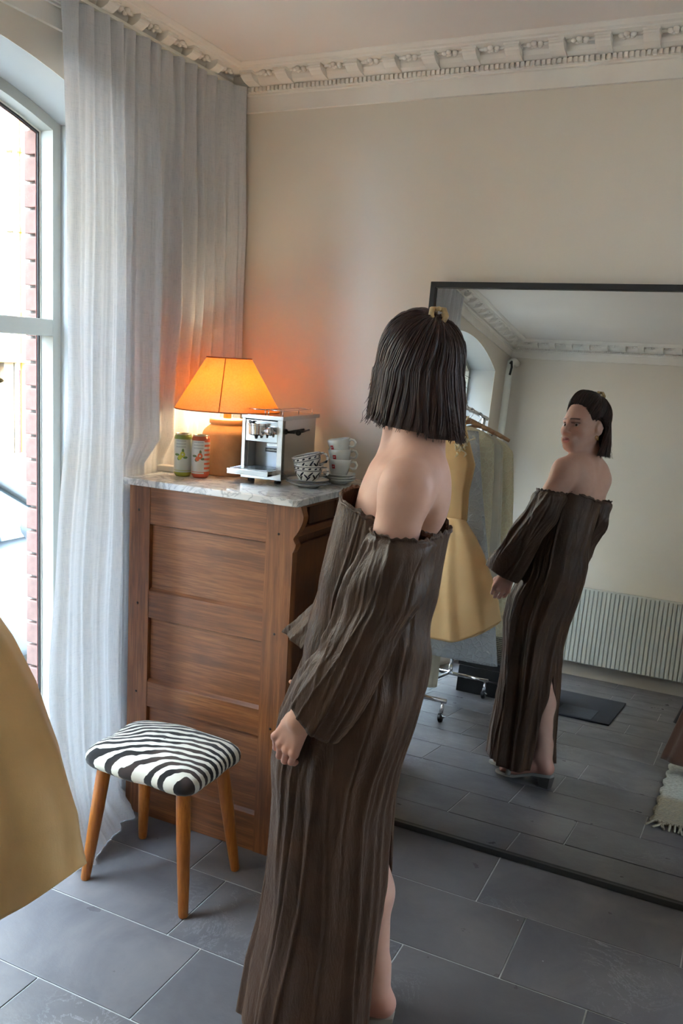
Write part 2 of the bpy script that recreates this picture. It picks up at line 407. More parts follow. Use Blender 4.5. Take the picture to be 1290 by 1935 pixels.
# ================================================================ the street outside
G = -.12
M_road = plain('sunlit_asphalt', C(96, 92, 84), .9, var=.12, scale=4, bump=.3, bscale=60)
M_pave = plain('pale_paving', C(130, 122, 108), .9, var=.1, scale=3)
struct(box('ground', -60, 60, -40, 60, G-.3, G-.001, M_road))
tag(box('kerb_pavement', -9.95, -7.9, -30, 45, G, G+.12, M_pave), None, None, None, 'structure')
def bricks_mat(name, c1, c2, cm, sc):
    t = NT(name); v = t.coord(rot=(0, math.radians(90), 0)); b = t.n.new('ShaderNodeTexBrick')
    tc = t.n.new('ShaderNodeTexCoord'); sp = t.n.new('ShaderNodeSeparateXYZ'); cb = t.n.new('ShaderNodeCombineXYZ')
    t.t.links.new(tc.outputs['Object'], sp.inputs[0]); t.t.links.new(sp.outputs[1], cb.inputs[0]); t.t.links.new(sp.outputs[2], cb.inputs[1])
    t.t.links.new(cb.outputs[0], b.inputs['Vector'])
    b.inputs['Color1'].default_value = c1; b.inputs['Color2'].default_value = c2; b.inputs['Mortar'].default_value = cm
    b.inputs['Scale'].default_value = sc; b.inputs['Mortar Size'].default_value = .015; b.inputs['Brick Width'].default_value = .5; b.inputs['Row Height'].default_value = .16
    return t.bsdf(b.outputs['Color'], .9)
M_fac = plain('cream_render', C(160, 152, 130), .9, var=.05, scale=1)
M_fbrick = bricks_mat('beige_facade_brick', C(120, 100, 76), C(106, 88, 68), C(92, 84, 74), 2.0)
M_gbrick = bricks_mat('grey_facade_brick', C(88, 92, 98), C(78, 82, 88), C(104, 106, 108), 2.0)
M_yel = plain('yellow_metal_paint', C(176, 136, 50), .5, var=.05)
M_dark = plain('shadowed_gap_dark', C(44, 42, 42), .6)
M_red = plain('red_door_paint', C(132, 52, 44), .6, var=.06)
M_wgl = plain('far_window_glass', C(60, 70, 80), .08, var=.1, scale=2)
bld = thing('street_building', 'cream and brick building across the sunlit street with yellow pipes', 'building', (-10.3, 8, G))
def bp(name, x0, x1, y0, y1, z0, z1, mat, par=None):
    o = box(name, x0, x1, y0, y1, z0, z1, mat, par or bld); 
    if par is None: o.matrix_parent_inverse = Matrix.Translation((-10.3, 8, G)).inverted()
    return o
bp('facade_wall', -10.6, -10.12, -12, 30, G, 10.5, M_fac)
bp('ledge', -10.12, -9.86, -12, 30, 1.34, 1.47, M_yel)
for yy in np.arange(-10.2, 29, 3.27):
    y = yy+9.42-float(np.arange(-10.2, 29, 3.27)[6])
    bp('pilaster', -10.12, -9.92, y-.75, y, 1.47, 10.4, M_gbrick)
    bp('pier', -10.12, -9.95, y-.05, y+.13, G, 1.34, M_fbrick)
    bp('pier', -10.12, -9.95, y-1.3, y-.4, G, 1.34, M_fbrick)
    bp('recess_shadow_strip', -10.13, -10.02, y+.14, y+.2, G, 1.34, M_dark)  # dark strip painted in for the shadowed gap beside the pier
    d = bp('red_door', -10.13, -10.06, y+.26, y+1.1, G, 1.22, M_red)
    d = bp('upper_window', -10.13, -10.09, y+.75, y+1.9, 2.3, 4.3, M_wgl)
    d = bp('upper_window', -10.13, -10.09, y+.75, y+1.9, 5.5, 7.4, M_wgl)
    for off, r in ((.21, .035), (.33, .028)):
        m = MB().tube([(-9.98, y+off, G), (-9.98, y+off, 10.2)], r, 8)
        for z in (2.0, 3.2, 4.3, 6, 8): m.box(-10.12, -9.94, y+off-.045, y+off+.045, z, z+.06)
        o = m.build('drainpipe', M_yel if off > .25 else M_fac, bld); o.matrix_parent_inverse = Matrix.Translation((-10.3, 8, G)).inverted()
bp('roof_edge', -10.7, -9.8, -12, 30, 10.4, 10.7, M_fac)
# ---------------------------------------------------------------- parked car
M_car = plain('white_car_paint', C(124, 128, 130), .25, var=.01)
M_cgl = plain('tinted_car_glass', C(52, 60, 62), .06, var=.02)
M_tyre = plain('black_rubber', C(30, 30, 30), .8)
M_alu = plain('wheel_metal', C(140, 140, 140), .35, .8)
car = thing('parked_car', 'white small hatchback parked on the street outside the window', 'car', (-3.86, 2.2, G))
def lo(z): return z-0.0
secs = [(-1.95, .26, .62, .72, .50), (-1.85, .20, .86, .80, .66), (-1.2, .17, .90, .86, .80), (-.2, .17, .89, .87, .84), (.75, .17, .87, .87, .80),
        (1.2, .19, .84, .85, .76), (1.72, .24, .74, .78, .68), (1.92, .30, .58, .66, .55)]
v = []; K = 20
for y, zb, zt, hw, hwt in secs:
    for i in range(K):
        a = 2*math.pi*i/K; ca, sa = math.cos(a), math.sin(a); e = .42
        sx = math.copysign(abs(ca)**e, ca); sz = math.copysign(abs(sa)**e, sa)
        w = hw if sz < 0 else hw+(hwt-hw)*max(sz, 0)*.35
        v.append((sx*w, y, (zb+zt)/2+sz*(zt-zb)/2))
f = grid_faces(K, len(secs), True)+[tuple(range(K)), tuple((len(secs)-1)*K+i for i in range(K))]
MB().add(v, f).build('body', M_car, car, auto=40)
cab = [(-1.75, .86, .55), (-1.2, 1.36, .60), (-.2, 1.42, .60), (.35, 1.36, .58), (1.12, .83, .66)]
v = []
for y, z, hw in cab: v += [(-.80, y, .83), (-hw, y, z), (hw, y, z), (.80, y, .83)]
f = []
for j in range(4): f += [(j*4, j*4+1, j*4+5, j*4+4), (j*4+1, j*4+2, j*4+6, j*4+5), (j*4+2, j*4+3, j*4+7, j*4+6)]
MB().add(v, f+[(0, 1, 2, 3), (16, 17, 18, 19)]).build('cabin_glass', M_cgl, car)
for s in (-1, 1):
    P = [(s*(.80 if j in (0, 4) else cab[j][2]+.015), cab[j][0], cab[j][1]+.012) for j in range(5)]
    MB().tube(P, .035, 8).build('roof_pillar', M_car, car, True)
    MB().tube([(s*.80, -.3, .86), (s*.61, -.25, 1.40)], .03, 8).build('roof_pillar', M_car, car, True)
    MB().ball((s*.95, .72, .90), .085, 8, (1, .6, .75)).build('wing_mirror', M_car, car, True)
    for y in (-1.2, 1.2):
        wv = MB().lathe([(.17, -.09), (.26, -.09), (.29, -.06), (.29, .06), (.26, .09), (.17, .09)], n=24, M=Matrix.Translation((s*.79, y, .29)) @ Matrix.Rotation(math.radians(90), 4, 'Y')).build('wheel', M_tyre, car, True)
        MB().lathe([(.001, .07), (.10, .085), (.18, .06), (.18, -.06), (.001, -.06)], n=20, M=Matrix.Translation((s*.79, y, .29)) @ Matrix.Rotation(math.radians(90), 4, 'Y')).build('hubcap', M_alu, wv)
    box('door_seam', s*.868-.006, s*.868+.006, .565, .573, .3, .86, M_tyre, car)
    box('head_lamp', s*.60-.12, s*.60+.12, 1.80, 1.885, .52, .64, M_alu, car, .02)
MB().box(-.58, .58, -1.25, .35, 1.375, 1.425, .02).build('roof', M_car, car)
# ================================================================ leaning mirror
M_black = plain('black_powder_coat', C(26, 25, 25), .45, var=.05)
def mirror_mat():
    t = NT('mirror_glass'); g = t.node('BsdfGlossy'); g.inputs['Color'].default_value = (.62, .625, .62, 1); g.inputs['Roughness'].default_value = 0.0
    t.t.links.new(g.outputs[0], t.out.inputs[0]); return t.m
mir = thing('leaning_mirror', 'huge black-framed mirror leaning on the beige wall', 'mirror', (-.36, 2.690, .02))
mir.rotation_euler = (math.radians(-5.07), 0, 0)
W2, HM, FW = .698, 1.858, .018
box('mirror_glass', -W2+FW*.6, W2-FW*.6, 0, .004, -.004, HM+.004, mirror_mat(), mir)
box('frame_bar', -W2, W2, -.012, .016, -.018, .001, M_black, mir, .0015)
box('frame_bar', -W2, W2, -.012, .016, HM-.001, HM+.018, M_black, mir, .0015)
for s in (-1, 1):
    box('frame_bar', min(s*W2, s*(W2-FW)), max(s*W2, s*(W2-FW)), -.012, .016, -.018, HM+.018, M_black, mir, .0015)
box('backing_board', -W2+.004, W2-.004, .0045, .014, -.012, HM+.012, M_black, mir)

# ================================================================ oak chest with marble top
def oak(name, axis, c0=C(88, 53, 33), c1=C(158, 104, 64), c2=C(128, 78, 47), rough=.38):
    t = NT(name); s = [46, 46, 46]; s[axis] = 2.2
    v = t.coord(tuple(s)); w = t.coord((1, 1, 1))
    g = t.noise(v, 1.0, 5, .62, .35); g2 = t.noise(v, 4.2, 3, .6)
    col = t.ramp(g, [(.28, c0), (.48, c2), (.70, c1)])
    col = t.mix(t.ramp(g2, [(.42, (.55,.55,.55,1)), (.55, (0,0,0,1))]), col, c0)
    col = t.mix(t.ramp(t.noise(w, 5, 3), [(.35, (0,0,0,1)), (.75, (.35,.35,.35,1))]), col, C(160, 98, 48))
    return t.bsdf(col, rough, 0, t.bump(g2, .12, .002), .45)
M_oakx, M_oakz, M_oaky = oak('oak_grain_along', 0), oak('oak_grain_upright', 2), oak('oak_grain_deep', 1)
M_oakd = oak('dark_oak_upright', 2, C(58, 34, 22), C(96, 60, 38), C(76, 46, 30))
M_peg = plain('dark_peg', C(40, 24, 16), .5)
ch = thing('oak_chest', 'tall oak filing chest with recessed side panels beside the linen curtain', 'chest', (-1.55, 2.57, 0))
chi = Matrix.Translation((-1.55, 2.57, 0)).inverted()
def cp(o): o.matrix_parent_inverse = chi; return o
Y0 = 2.285
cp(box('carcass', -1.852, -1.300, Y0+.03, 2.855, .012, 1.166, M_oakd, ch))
cp(box('stile', -1.861, -1.777, Y0, Y0+.032, 0, 1.168, M_oakz, ch, .0015))
poly = [(-1.332, 0), (-1.243, 0), (-1.238, .5), (-1.236, 1.022)]
for t_ in np.linspace(0, 1, 9)[1:]: poly.append((-1.236+.010*math.sin(t_*math.pi*.5)-.0*t_, 1.022+.028*t_))
for t_ in np.linspace(0, 1, 9)[1:]: poly.append((-1.226-.009*math.sin(t_*math.pi), 1.050+.030*t_))
for t_ in np.linspace(0, 1, 9)[1:]: poly.append((-1.226+.022*math.sin(t_*math.pi*.5), 1.080+.058*t_))
poly += [(-1.208, 1.150), (-1.214, 1.168), (-1.332, 1.168)]
cp(MB().prism(poly, Y0, Y0+.032, 'y').build('bracket_stile', M_oakz, ch))
for z0, z1 in ((1.043, 1.168), (.721, .814), (.405, .494), (0.0, .128)):
    cp(box('rail', -1.777, -1.332, Y0+.0015, Y0+.03, z0, z1, M_oakx, ch, .0015))
for z0, z1 in ((.814, 1.043), (.494, .721), (.128, .405)):
    cp(box('panel', -1.775, -1.334, Y0+.014, Y0+.026, z0-.004, z1+.004, M_oakx, ch))
    cp(MB().prism([(Y0+.002, z0), (Y0+.014, z0+.009), (Y0+.014, z0)], -1.777, -1.332, 'x').build('panel_moulding', M_oakx, ch))
    cp(MB().prism([(Y0+.002, z1), (Y0+.014, z1-.005), (Y0+.014, z1)], -1.777, -1.332, 'x').build('panel_moulding', M_oakx, ch))
for x, zs in ((-1.822, (1.085, .765, .45)), (-1.287, (1.075, .755, .44))):
    for z in zs: cp(MB().lathe([(.0001, .0025), (.003, .0018), (.0042, 0)], n=10, M=Matrix.Translation((x, Y0, z)) @ Matrix.Rotation(math.radians(90), 4, 'X')).build('peg', M_peg, ch, True))
# the chest's true front (facing the room, in shade)
cp(box('front_rail', -1.30, -1.276, Y0+.032, 2.855, 1.05, 1.075, M_oaky, ch, .002))
cp(box('front_rail', -1.30, -1.276, Y0+.032, 2.855, 1.140, 1.166, M_oaky, ch, .002))
cp(box('front_rail', -1.30, -1.276, Y0+.032, 2.855, .02, .10, M_oaky, ch, .002))
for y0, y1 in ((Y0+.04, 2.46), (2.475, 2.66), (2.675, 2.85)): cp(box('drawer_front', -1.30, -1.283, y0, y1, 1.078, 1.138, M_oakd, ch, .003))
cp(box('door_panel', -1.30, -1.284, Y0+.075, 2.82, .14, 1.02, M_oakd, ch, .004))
cp(box('front_post', -1.30, -1.262, 2.80, 2.855, 0, 1.166, M_oakz, ch, .002))

def marble():
    t = NT('grey_white_marble'); v = t.coord()
    w = t.noise(v, 7, 8, .65, 1.6); cl = t.ramp(t.noise(v, 4, 5), [(.3, C(196, 196, 198)), (.7, C(226, 225, 222))])
    ve = t.ramp(w, [(.46, (0,0,0,1)), (.5, (.8,.8,.8,1)), (.545, (0,0,0,1))])
    return t.bsdf(t.mix(ve, cl, C(146, 148, 154)), .16, 0, None, .5)
MZ = 1.191
mo = MB(); nn = []
c = .018
pl = [(-1.872, 2.262), (-1.212-c, 2.262), (-1.212-c*.3, 2.262+c*.3), (-1.212, 2.262+c), (-1.212, 2.866), (-1.872, 2.866)]
mo.prism(pl, 1.1685, MZ, 'z'); mtop = mo.build('marble_slab', marble())
bv = mtop.modifiers.new('edge', 'BEVEL'); bv.width = .003; bv.segments = 2
tag(mtop, 'pale grey veined marble slab on top of the oak chest', 'marble top')

# ================================================================ zebra stool
def zebra():
    t = NT('zebra_print_fabric'); v = t.coord((1, 1, .12), rot=(0, 0, math.radians(-24)), loc=(.55, 1.62, .7))
    s = t.n.new('ShaderNodeSeparateXYZ'); t.t.links.new(v, s.inputs[0])
    y = t.math('ADD', s.outputs[1], t.math('MULTIPLY', t.math('SUBTRACT', t.noise(v, 4.0, 1, .4), .5), .15))
    y = t.math('ADD', y, t.math('MULTIPLY', t.math('SUBTRACT', t.noise(v, 17, 1), .5), .024))
    k = t.math('MULTIPLY_ADD', t.math('SINE', t.math('MULTIPLY', y, 205)), .5, .5)
    k = t.math('ADD', k, t.math('MULTIPLY', t.math('SUBTRACT', t.noise(v, 30, 1), .5), 1.0))
    dark = t.mix(t.ramp(t.noise(v, 5, 1), [(.55, (0,0,0,1)), (.62, (1,1,1,1))]), C(30, 28, 30), C(66, 54, 50))
    col = t.mix(t.ramp(k, [(.49, (0,0,0,1)), (.53, (1,1,1,1))]), dark, C(232, 228, 214))
    return t.bsdf(col, .85, 0, t.bump(t.noise(v, 420, 2), .25, .002), .2, **{'Sheen Weight': .2})
M_leg = oak('honey_beech', 2, C(150, 84, 30), C(196, 124, 52), C(176, 104, 40), .35)
st = thing('zebra_stool', 'low stool with zebra print seat and tapered honey wood legs', 'stool', (-1.508, 2.030, 0))
rows = []; NU = 64
prof = [(.0, .372, .90), (.30, .372, .92), (.80, .372, .95), (.955, .376, .97), (.992, .386, 1), (1.0, .397, 1), (.992, .408, 1), (.96, .420, 1), (.88, .433, 1), (.72, .443, 1), (.48, .449, 1), (.24, .451, 1), (.02, .4515, 1)]
v = []
for r, z, _ in prof:
    for i in range(NU):
        a = 2*math.pi*i/NU; ca, sa = math.cos(a), math.sin(a)
        e = .36; q = 1/((abs(ca)**(2/e*.5)+abs(sa)**(2/e*.5))**(e*.5*2/2+0)) if False else 1
        n_ = 5.5; k = (abs(ca)**n_+abs(sa)**n_)**(-1/n_)
        cor = max(0, (k-1)/.33); k *= 1+.035*cor**2-.02*(1-cor)
        wob = .0035*math.sin(7*a+1.3)*r
        v.append((.205*k*ca*r+wob*ca, .158*k*sa*r+wob*sa, z-.008*cor*r**3+.003*math.sin(5*a)*r))
f = grid_faces(NU, len(prof), True)
MB().add(v, f).build('seat', zebra(), st, True)
for sx in (-1, 1):
    for sy in (-1, 1):
        P = [Vector((sx*(.143+.040*t_), sy*(.098+.040*t_), .376*(1-t_))) for t_ in (0, .1, .4, .7, .985, 1)]
        MB().tube(P, [.0215, .0215, .0205, .018, .0145, .0125], 16).build('leg', M_leg, st, auto=50)

# ================================================================ table lamp
def shade_mat():
    t = NT('orange_linen_shade'); v = t.coord()
    n = t.noise(v, 160, 2); c = t.ramp(n, [(.3, C(232, 200, 150)), (.7, C(244, 216, 168))])
    d = t.node('BsdfDiffuse'); tr = t.node('BsdfTranslucent'); mx = t.node('MixShader'); mx.inputs[0].default_value = .55
    t.set(d, 'Color', c); t.set(tr, 'Color', t.mix(1.0, c, C(252, 206, 132), 'MULTIPLY'))
    t.t.links.new(d.outputs[0], mx.inputs[1]); t.t.links.new(tr.outputs[0], mx.inputs[2]); t.t.links.new(mx.outputs[0], t.out.inputs[0]); return t.m
def emit(name, col, s):
    t = NT(name); e = t.node('Emission'); e.inputs['Color'].default_value = col; e.inputs['Strength'].default_value = s
    t.t.links.new(e.outputs[0], t.out.inputs[0]); return t.m
LX, LY = -1.692, 2.600
lamp = thing('table_lamp', 'lit table lamp with orange cone shade and ribbed clay base', 'lamp', (LX, LY, MZ))
M_clay = plain('ribbed_clay', C(206, 160, 118), .8, var=.08, scale=14, bump=.25, bscale=150)
pr = [(.001, 0), (.078, 0), (.083, .004)]
for i in range(60):
    z = .006+i*.0028; s = z/.176
    r = .083+.004*math.sin(s*math.pi)-(.03*max(0, (s-.78)/.22)**2.2)
    pr.append((r+(.0009 if i % 2 else -.0005), z))
pr += [(.056, .176), (.062, .180), (.062, .192), (.056, .196), (.012, .197), (.001, .197)]
MB().lathe(pr, n=48).build('base', M_clay, lamp, True)
M_brass = plain('old_brass', C(170, 120, 60), .35, .9)
MB().lathe([(.001, .196), (.014, .196), (.014, .232), (.010, .236), (.001, .236)], n=18).build('socket', M_brass, lamp, auto=40)
v = []; f = []; n = 64; prs = [(.183, .226), (.1825, .2285), (.131, .316), (.0785, .4035), (.078, .406)]
sh = MB().lathe(prs, n=n).build('shade', shade_mat(), lamp, True); solid(sh, .0016)
M_trim = plain('brown_shade_trim', C(150, 92, 48), .8)
for r, z in ((.1828, .2265), (.078, .406)):
    MB().tube([(r*math.cos(a), r*math.sin(a), z) for a in np.linspace(0, 2*math.pi, 49)[:-1]], .0022, 6, True).build('edge_binding', M_trim, sh, True)
a = math.radians(-66)
MB().tube([(.1838*math.cos(a), .1838*math.sin(a), .229), (.0792*math.cos(a), .0792*math.sin(a), .4035)], .0016, 6).build('shade_seam', M_trim, sh, True)
MB().ball((0, 0, .275), .031, 12, (1, 1, 1.25)).build('bulb', emit('warm_bulb', (1, .86, .58, 1), 6.6), lamp, True)
for a in (0, 2.1, 4.2):
    MB().tube([(.012*math.cos(a), .012*math.sin(a), .235), (.05*math.cos(a), .05*math.sin(a), .26), (.06*math.cos(a), .06*math.sin(a), .36), (.0775*math.cos(a), .0775*math.sin(a), .402)], .0012, 5).build('shade_carrier', M_brass, lamp, True)

# ================================================================ drink cans
def can_mat(name, body, top, bot, fruit, leaf, stripe):
    t = NT(name); tc = t.n.new('ShaderNodeTexCoord'); s = t.n.new('ShaderNodeSeparateXYZ'); t.t.links.new(tc.outputs['Object'], s.inputs[0])
    x, y, z = s.outputs
    col = t.ramp(t.math('MULTIPLY', z, 1/.146), [(0, bot), (.10, bot), (.105, body), (.13, body), (.14, bot), (.15, body), (.86, body), (.87, top), (1, top)], 'CONSTANT')
    front = t.math('LESS_THAN', y, .004)
    def blob(x0, z0, a, b, c, col):
        dx = t.math('DIVIDE', t.math('SUBTRACT', x, x0), a); dz = t.math('DIVIDE', t.math('SUBTRACT', z, z0), b)
        m = t.math('LESS_THAN', t.math('ADD', t.math('MULTIPLY', dx, dx), t.math('MULTIPLY', dz, dz)), 1.0)
        return t.mix(t.math('MULTIPLY', m, front), col, c)
    for i in range(3):   # lines of small print
        zz = .122-.010*i
        m = t.math('MULTIPLY', t.math('LESS_THAN', t.math('ABSOLUTE', t.math('SUBTRACT', z, zz)), .0028), t.math('LESS_THAN', t.math('ABSOLUTE', t.math('ADD', x, .003)), .017))
        m = t.math('MULTIPLY', m, t.math('GREATER_THAN', t.math('SINE', t.math('MULTIPLY', x, 2600+700*i)), -.1))
        col = t.mix(t.math('MULTIPLY', t.math('MULTIPLY', m, front), .7), col, C(96, 104, 110))
    for x0, z0, a, b in ((-.016, .075, .008, .004), (.004, .088, .004, .008), (.012, .066, .007, .004), (-.010, .062, .005, .006)): col = blob(x0, z0, a, b, leaf, col)
    for x0, z0, a, b in ((.003, .076, .0085, .010), (-.006, .066, .007, .008)): col = blob(x0, z0, a, b, fruit, col)
    col = blob(.003, .076, .003, .0035, body, col)
    if stripe is not None:
        m = t.math('MULTIPLY', t.math('GREATER_THAN', x, .0165), t.math('GREATER_THAN', t.math('SINE', t.math('MULTIPLY', z, 410)), .1))
        col = t.mix(m, col, stripe)
    return t.bsdf(col, .35, .25, None, .5)
M_lid = plain('can_lid_metal', C(176, 168, 150), .3, .95)
def can(x, y, mat, lab, rz):
    o = thing('drink_can', lab, 'can', (x, y, MZ), 'slim drink cans on the chest', rz)
    MB().lathe([(.001, .003), (.020, .0015), (.0235, 0), (.026, .004), (.0302, .011), (.0305, .013), (.0305, .131), (.0295, .135), (.0268, .1415)], n=40).build('can_body', mat, o, True)
    MB().lathe([(.0268, .1412), (.0272, .1445), (.0262, .1458), (.0252, .1445), (.0248, .141), (.001, .1405)], n=36).build('lid', M_lid, o, auto=50)
    MB().box(-.006, .006, -.012, .010, .1408, .1424, .0006).build('pull_tab', M_lid, o)
can(-1.762, 2.440, can_mat('lime_can_print', C(190, 196, 190), C(120, 132, 66), C(158, 164, 60), C(176, 180, 62), C(86, 118, 60), None), 'slim silver-green drink can with yellow lemon print', math.radians(27))
can(-1.698, 2.452, can_mat('orange_can_print', C(198, 196, 190), C(170, 84, 56), C(206, 92, 62), C(206, 96, 56), C(96, 104, 66), C(212, 104, 70)), 'slim silver-orange drink can with striped side and citrus print', math.radians(25))
ps = thing('power_strip', 'flat white plug strip lying behind the drink cans', 'power strip', (-1.822, 2.497, MZ), rz=math.radians(8))
M_plug = plain('white_plastic', C(196, 192, 184), .4)
MB().box(-.075, .075, -.02, .02, 0, .022, .005).build('strip_body', M_plug, ps)
for i in range(3): MB().lathe([(.0001, .0225), (.013, .0225), (.015, .0232), (.016, .022)], n=18, M=Matrix.Translation((-.045+.045*i, 0, 0))).build('outlet', M_plug, ps, True)

# ================================================================ espresso machine
M_steel = plain('polished_steel', C(206, 206, 204), .13, 1.0, var=.01)
M_steel2 = plain('brushed_steel', C(186, 186, 184), .26, 1.0, var=.03, scale=40)
M_chrome = plain('chrome', C(220, 220, 222), .06, 1.0, var=.0)
M_blk = plain('black_plastic', C(22, 22, 23), .4)
em = thing('espresso_machine', 'small polished steel espresso machine on the marble slab', 'coffee machine', (-1.488, 2.500, MZ), rz=math.radians(4))
def eb(name, *a, mat=M_steel, b=.0015, par=None): return box(name, *a, mat, par or em, b)
eb('side_panel', -.076, -.072, .0, .27, .014, .216, mat=M_steel); eb('side_panel', .072, .076, .0, .27, .014, .216, mat=M_steel)
eb('front_pillar', -.076, -.062, -.001, .02, .014, .216, mat=M_steel2, b=.002); eb('front_pillar', .056, .076, -.001, .02, .014, .216, mat=M_steel2, b=.002)
eb('base_plate', -.076, .076, .0, .27, .012, .030, mat=M_steel2)
eb('group_panel', -.062, .056, .001, .03, .138, .208, mat=M_steel)
M_satin = plain('satin_steel', C(196, 202, 208), .4, .35, var=.02)
eb('niche_back', -.062, .056, .075, .08, .03, .14, mat=M_satin)
eb('niche_side', -.063, -.060, .02, .08, .03, .14, mat=M_satin); eb('niche_side', .054, .057, .02, .08, .03, .14, mat=M_blk)
eb('rear_panel', -.074, .074, .266, .27, .014, .216, mat=M_steel2)
eb('top_plate', -.078, .078, -.003, .30, .212, .226, mat=M_steel2, b=.002)
tr = eb('drip_tray', -.092, .060, -.068, .07, .030, .048, mat=M_steel, b=.002)
for i in range(9): MB().box(-.084, .052, -.060+.014*i, -.055+.014*i, .0485, .0505).build('grate_bar', M_chrome, tr)
for x in (-.05, .05):
    for y in (.03, .24): MB().lathe([(.0001, 0), (.011, 0), (.012, .002), (.010, .013), (.0001, .013)], n=14, M=Matrix.Translation((x, y, 0))).build('rubber_foot', M_blk, em, auto=40)
pf = MB().lathe([(.0001, -.020), (.024, -.020), (.029, -.016), (.030, .012), (.033, .014), (.033, .020), (.0001, .020)], n=30, M=Matrix.Translation((-.012, -.012, .180))).build('portafilter', M_chrome, em, auto=40)
MB().tube([(.012, -.02, .178), (.040, -.026, .176), (.046, -.027, .176)], [.011, .014, .014], 14).build('filter_handle', M_chrome, pf, True)
MB().tube([(-.012, -.018, .160), (-.012, -.018, .148)], [.007, .004], 10).build('spout', M_blk, pf, True); MB().tube([(.030, -.022, .164), (.030, -.022, .154)], [.005, .003], 10).build('spout', M_blk, pf, True)
MB().tube([(-.050, -.002, .206), (-.043, -.008, .199), (-.036, -.003, .201), (-.028, -.008, .206)], .0022, 6).build('bird_emblem', M_blk, em, True)
pl = eb('brand_plate', -.022, .026, .0725, .0752, .098, .112, mat=M_blk, b=.0006)
for i in range(8): MB().box(-.018+.005*i, -.0145+.005*i, .0717, .0727, .1025, .1025+(.0055 if i % 3 else .0045)).build('plate_mark', M_plug, pl)
eb('badge_strip', -.018, .030, .0725, .0752, .119, .128, mat=M_steel, b=.0006)
lv = MB().tube([(.074, .055, .172), (.092, .060, .172)], .004, 8).build('steam_lever', M_blk, em, True)
MB().ball((.100, .070, .172), .010, 10).build('lever_knob', M_blk, lv, True)
MB().tube([(.084, .06, .172), (.094, .12, .172), (.086, .19, .175)], .0035, 8).build('lever_arm', M_blk, lv, True)
for pts in ([(-.066, .01), (-.066, .13), (.004, .13), (.004, .01)], [(.016, .01), (.016, .25), (.068, .25), (.068, .01)]):
    P = []
    for i in range(4):
        p, q = Vector((*pts[i], .244)), Vector((*pts[(i+1) % 4], .244)); P += [p.lerp(q, .08), p.lerp(q, .5), p.lerp(q, .92)]
    g = MB().tube([tuple(p) for p in P], .0019, 7, True).build('cup_rail', M_chrome, em, True)
    for x, y in pts: MB().tube([(x, y, .225), (x, y, .244)], .0019, 7).build('rail_post', M_chrome, g, True)
eb('water_tank', -.060, .060, .272, .300, .02, .212, mat=M_glass, b=.003)

# ================================================================ cups and saucers
M_china = plain('white_china', C(214, 216, 212), .12, var=.01)
def leafy():
    t = NT('blue_leaf_china'); tc = t.n.new('ShaderNodeTexCoord'); s = t.n.new('ShaderNodeSeparateXYZ'); t.t.links.new(tc.outputs['Object'], s.inputs[0])
    x, y, z = s.outputs; a = t.math('ARCTAN2', y, x); r = t.math('SQRT', t.math('ADD', t.math('MULTIPLY', x, x), t.math('MULTIPLY', y, y)))
    def band(z0, h): return t.math('LESS_THAN', t.math('ABSOLUTE', t.math('SUBTRACT', z, z0)), h)
    m = t.math('MAXIMUM', band(.0525, .0011), band(.0410, .0009)); m = t.math('MAXIMUM', m, band(.0385, .0005))
    dx = t.math('SUBTRACT', t.math('FRACT', t.math('MULTIPLY', a, 14/(2*math.pi))), .5); dz = t.math('DIVIDE', t.math('SUBTRACT', z, .0468), .0042)
    dx2 = t.math('DIVIDE', t.math('SUBTRACT', dx, t.math('MULTIPLY', dz, .12)), .30)
    m = t.math('MAXIMUM', m, t.math('LESS_THAN', t.math('ADD', t.math('MULTIPLY', dx2, dx2), t.math('MULTIPLY', dz, dz)), .55))
    # sprays of slanted leaves on the belly
    k = 9/(2*math.pi)
    for sgn, ph, zc in ((1, 0, .028), (-1, .45, .020), (1, .22, .014)):
        u = t.math('SUBTRACT', t.math('FRACT', t.math('ADD', t.math('MULTIPLY', a, k), ph)), .5); w = t.math('DIVIDE', t.math('SUBTRACT', z, zc), .0095)
        uu = t.math('DIVIDE', t.math('SUBTRACT', u, t.math('MULTIPLY', w, .28*sgn)), .15)
        m = t.math('MAXIMUM', m, t.math('LESS_THAN', t.math('ADD', t.math('MULTIPLY', uu, uu), t.math('MULTIPLY', w, w)), .8))
    m = t.math('MULTIPLY', m, t.math('GREATER_THAN', r, .0215))
    return t.bsdf(t.mix(m, C(208, 208, 206), C(26, 28, 48)), .13, 0)
M_leafy = leafy()
M_navy = plain('navy_glaze', C(38, 40, 58), .2)
CUP = [(.001, .004), (.020, .004), (.021, 0), (.0245, 0), (.026, .003), (.036, .014), (.0445, .032), (.0475, .050), (.049, .0565), (.0478, .0575), (.0460, .050), (.043, .033), (.034, .017), (.022, .008), (.001, .007)]
def cup(name, lab, grp, M, mat, prof, sc=1.0, hand=None, hm=None):
    o = thing(name, lab, 'cup', (0, 0, 0), grp); o.matrix_world = M
    MB().lathe([(r*sc, z*sc) for r, z in prof], n=44).build('cup_bowl', mat, o, True)
    MB().tube([(p[0]*sc, 0, p[1]*sc) for p in hand[0]], hand[1], 10).build('handle', hm or mat, o, True)
    return o
H1 = ([(.044, .048), (.056, .053), (.067, .047), (.070, .034), (.062, .022), (.048, .018), (.038, .0175)], [.0035, .004, .0042, .0042, .004, .0038, .0034])
bx, by = -1.328, 2.545
def saucer(x, y, z, r, mat, lab, grp, dip=True):
    o = MB().lathe([(.001, .004), (r*.40, .004), (r*.42, 0), (r*.46, 0), (r*.50, .004), (r*.80, .0095), (r*.97, .0165), (r, .0185), (r*.98, .0196), (r*.80, .0135), (r*.5, .0075), (.001, .0070)], n=52).build('saucer', mat, None, True)
    o.location = (x, y, z); return tag(o, lab, 'saucer', grp)
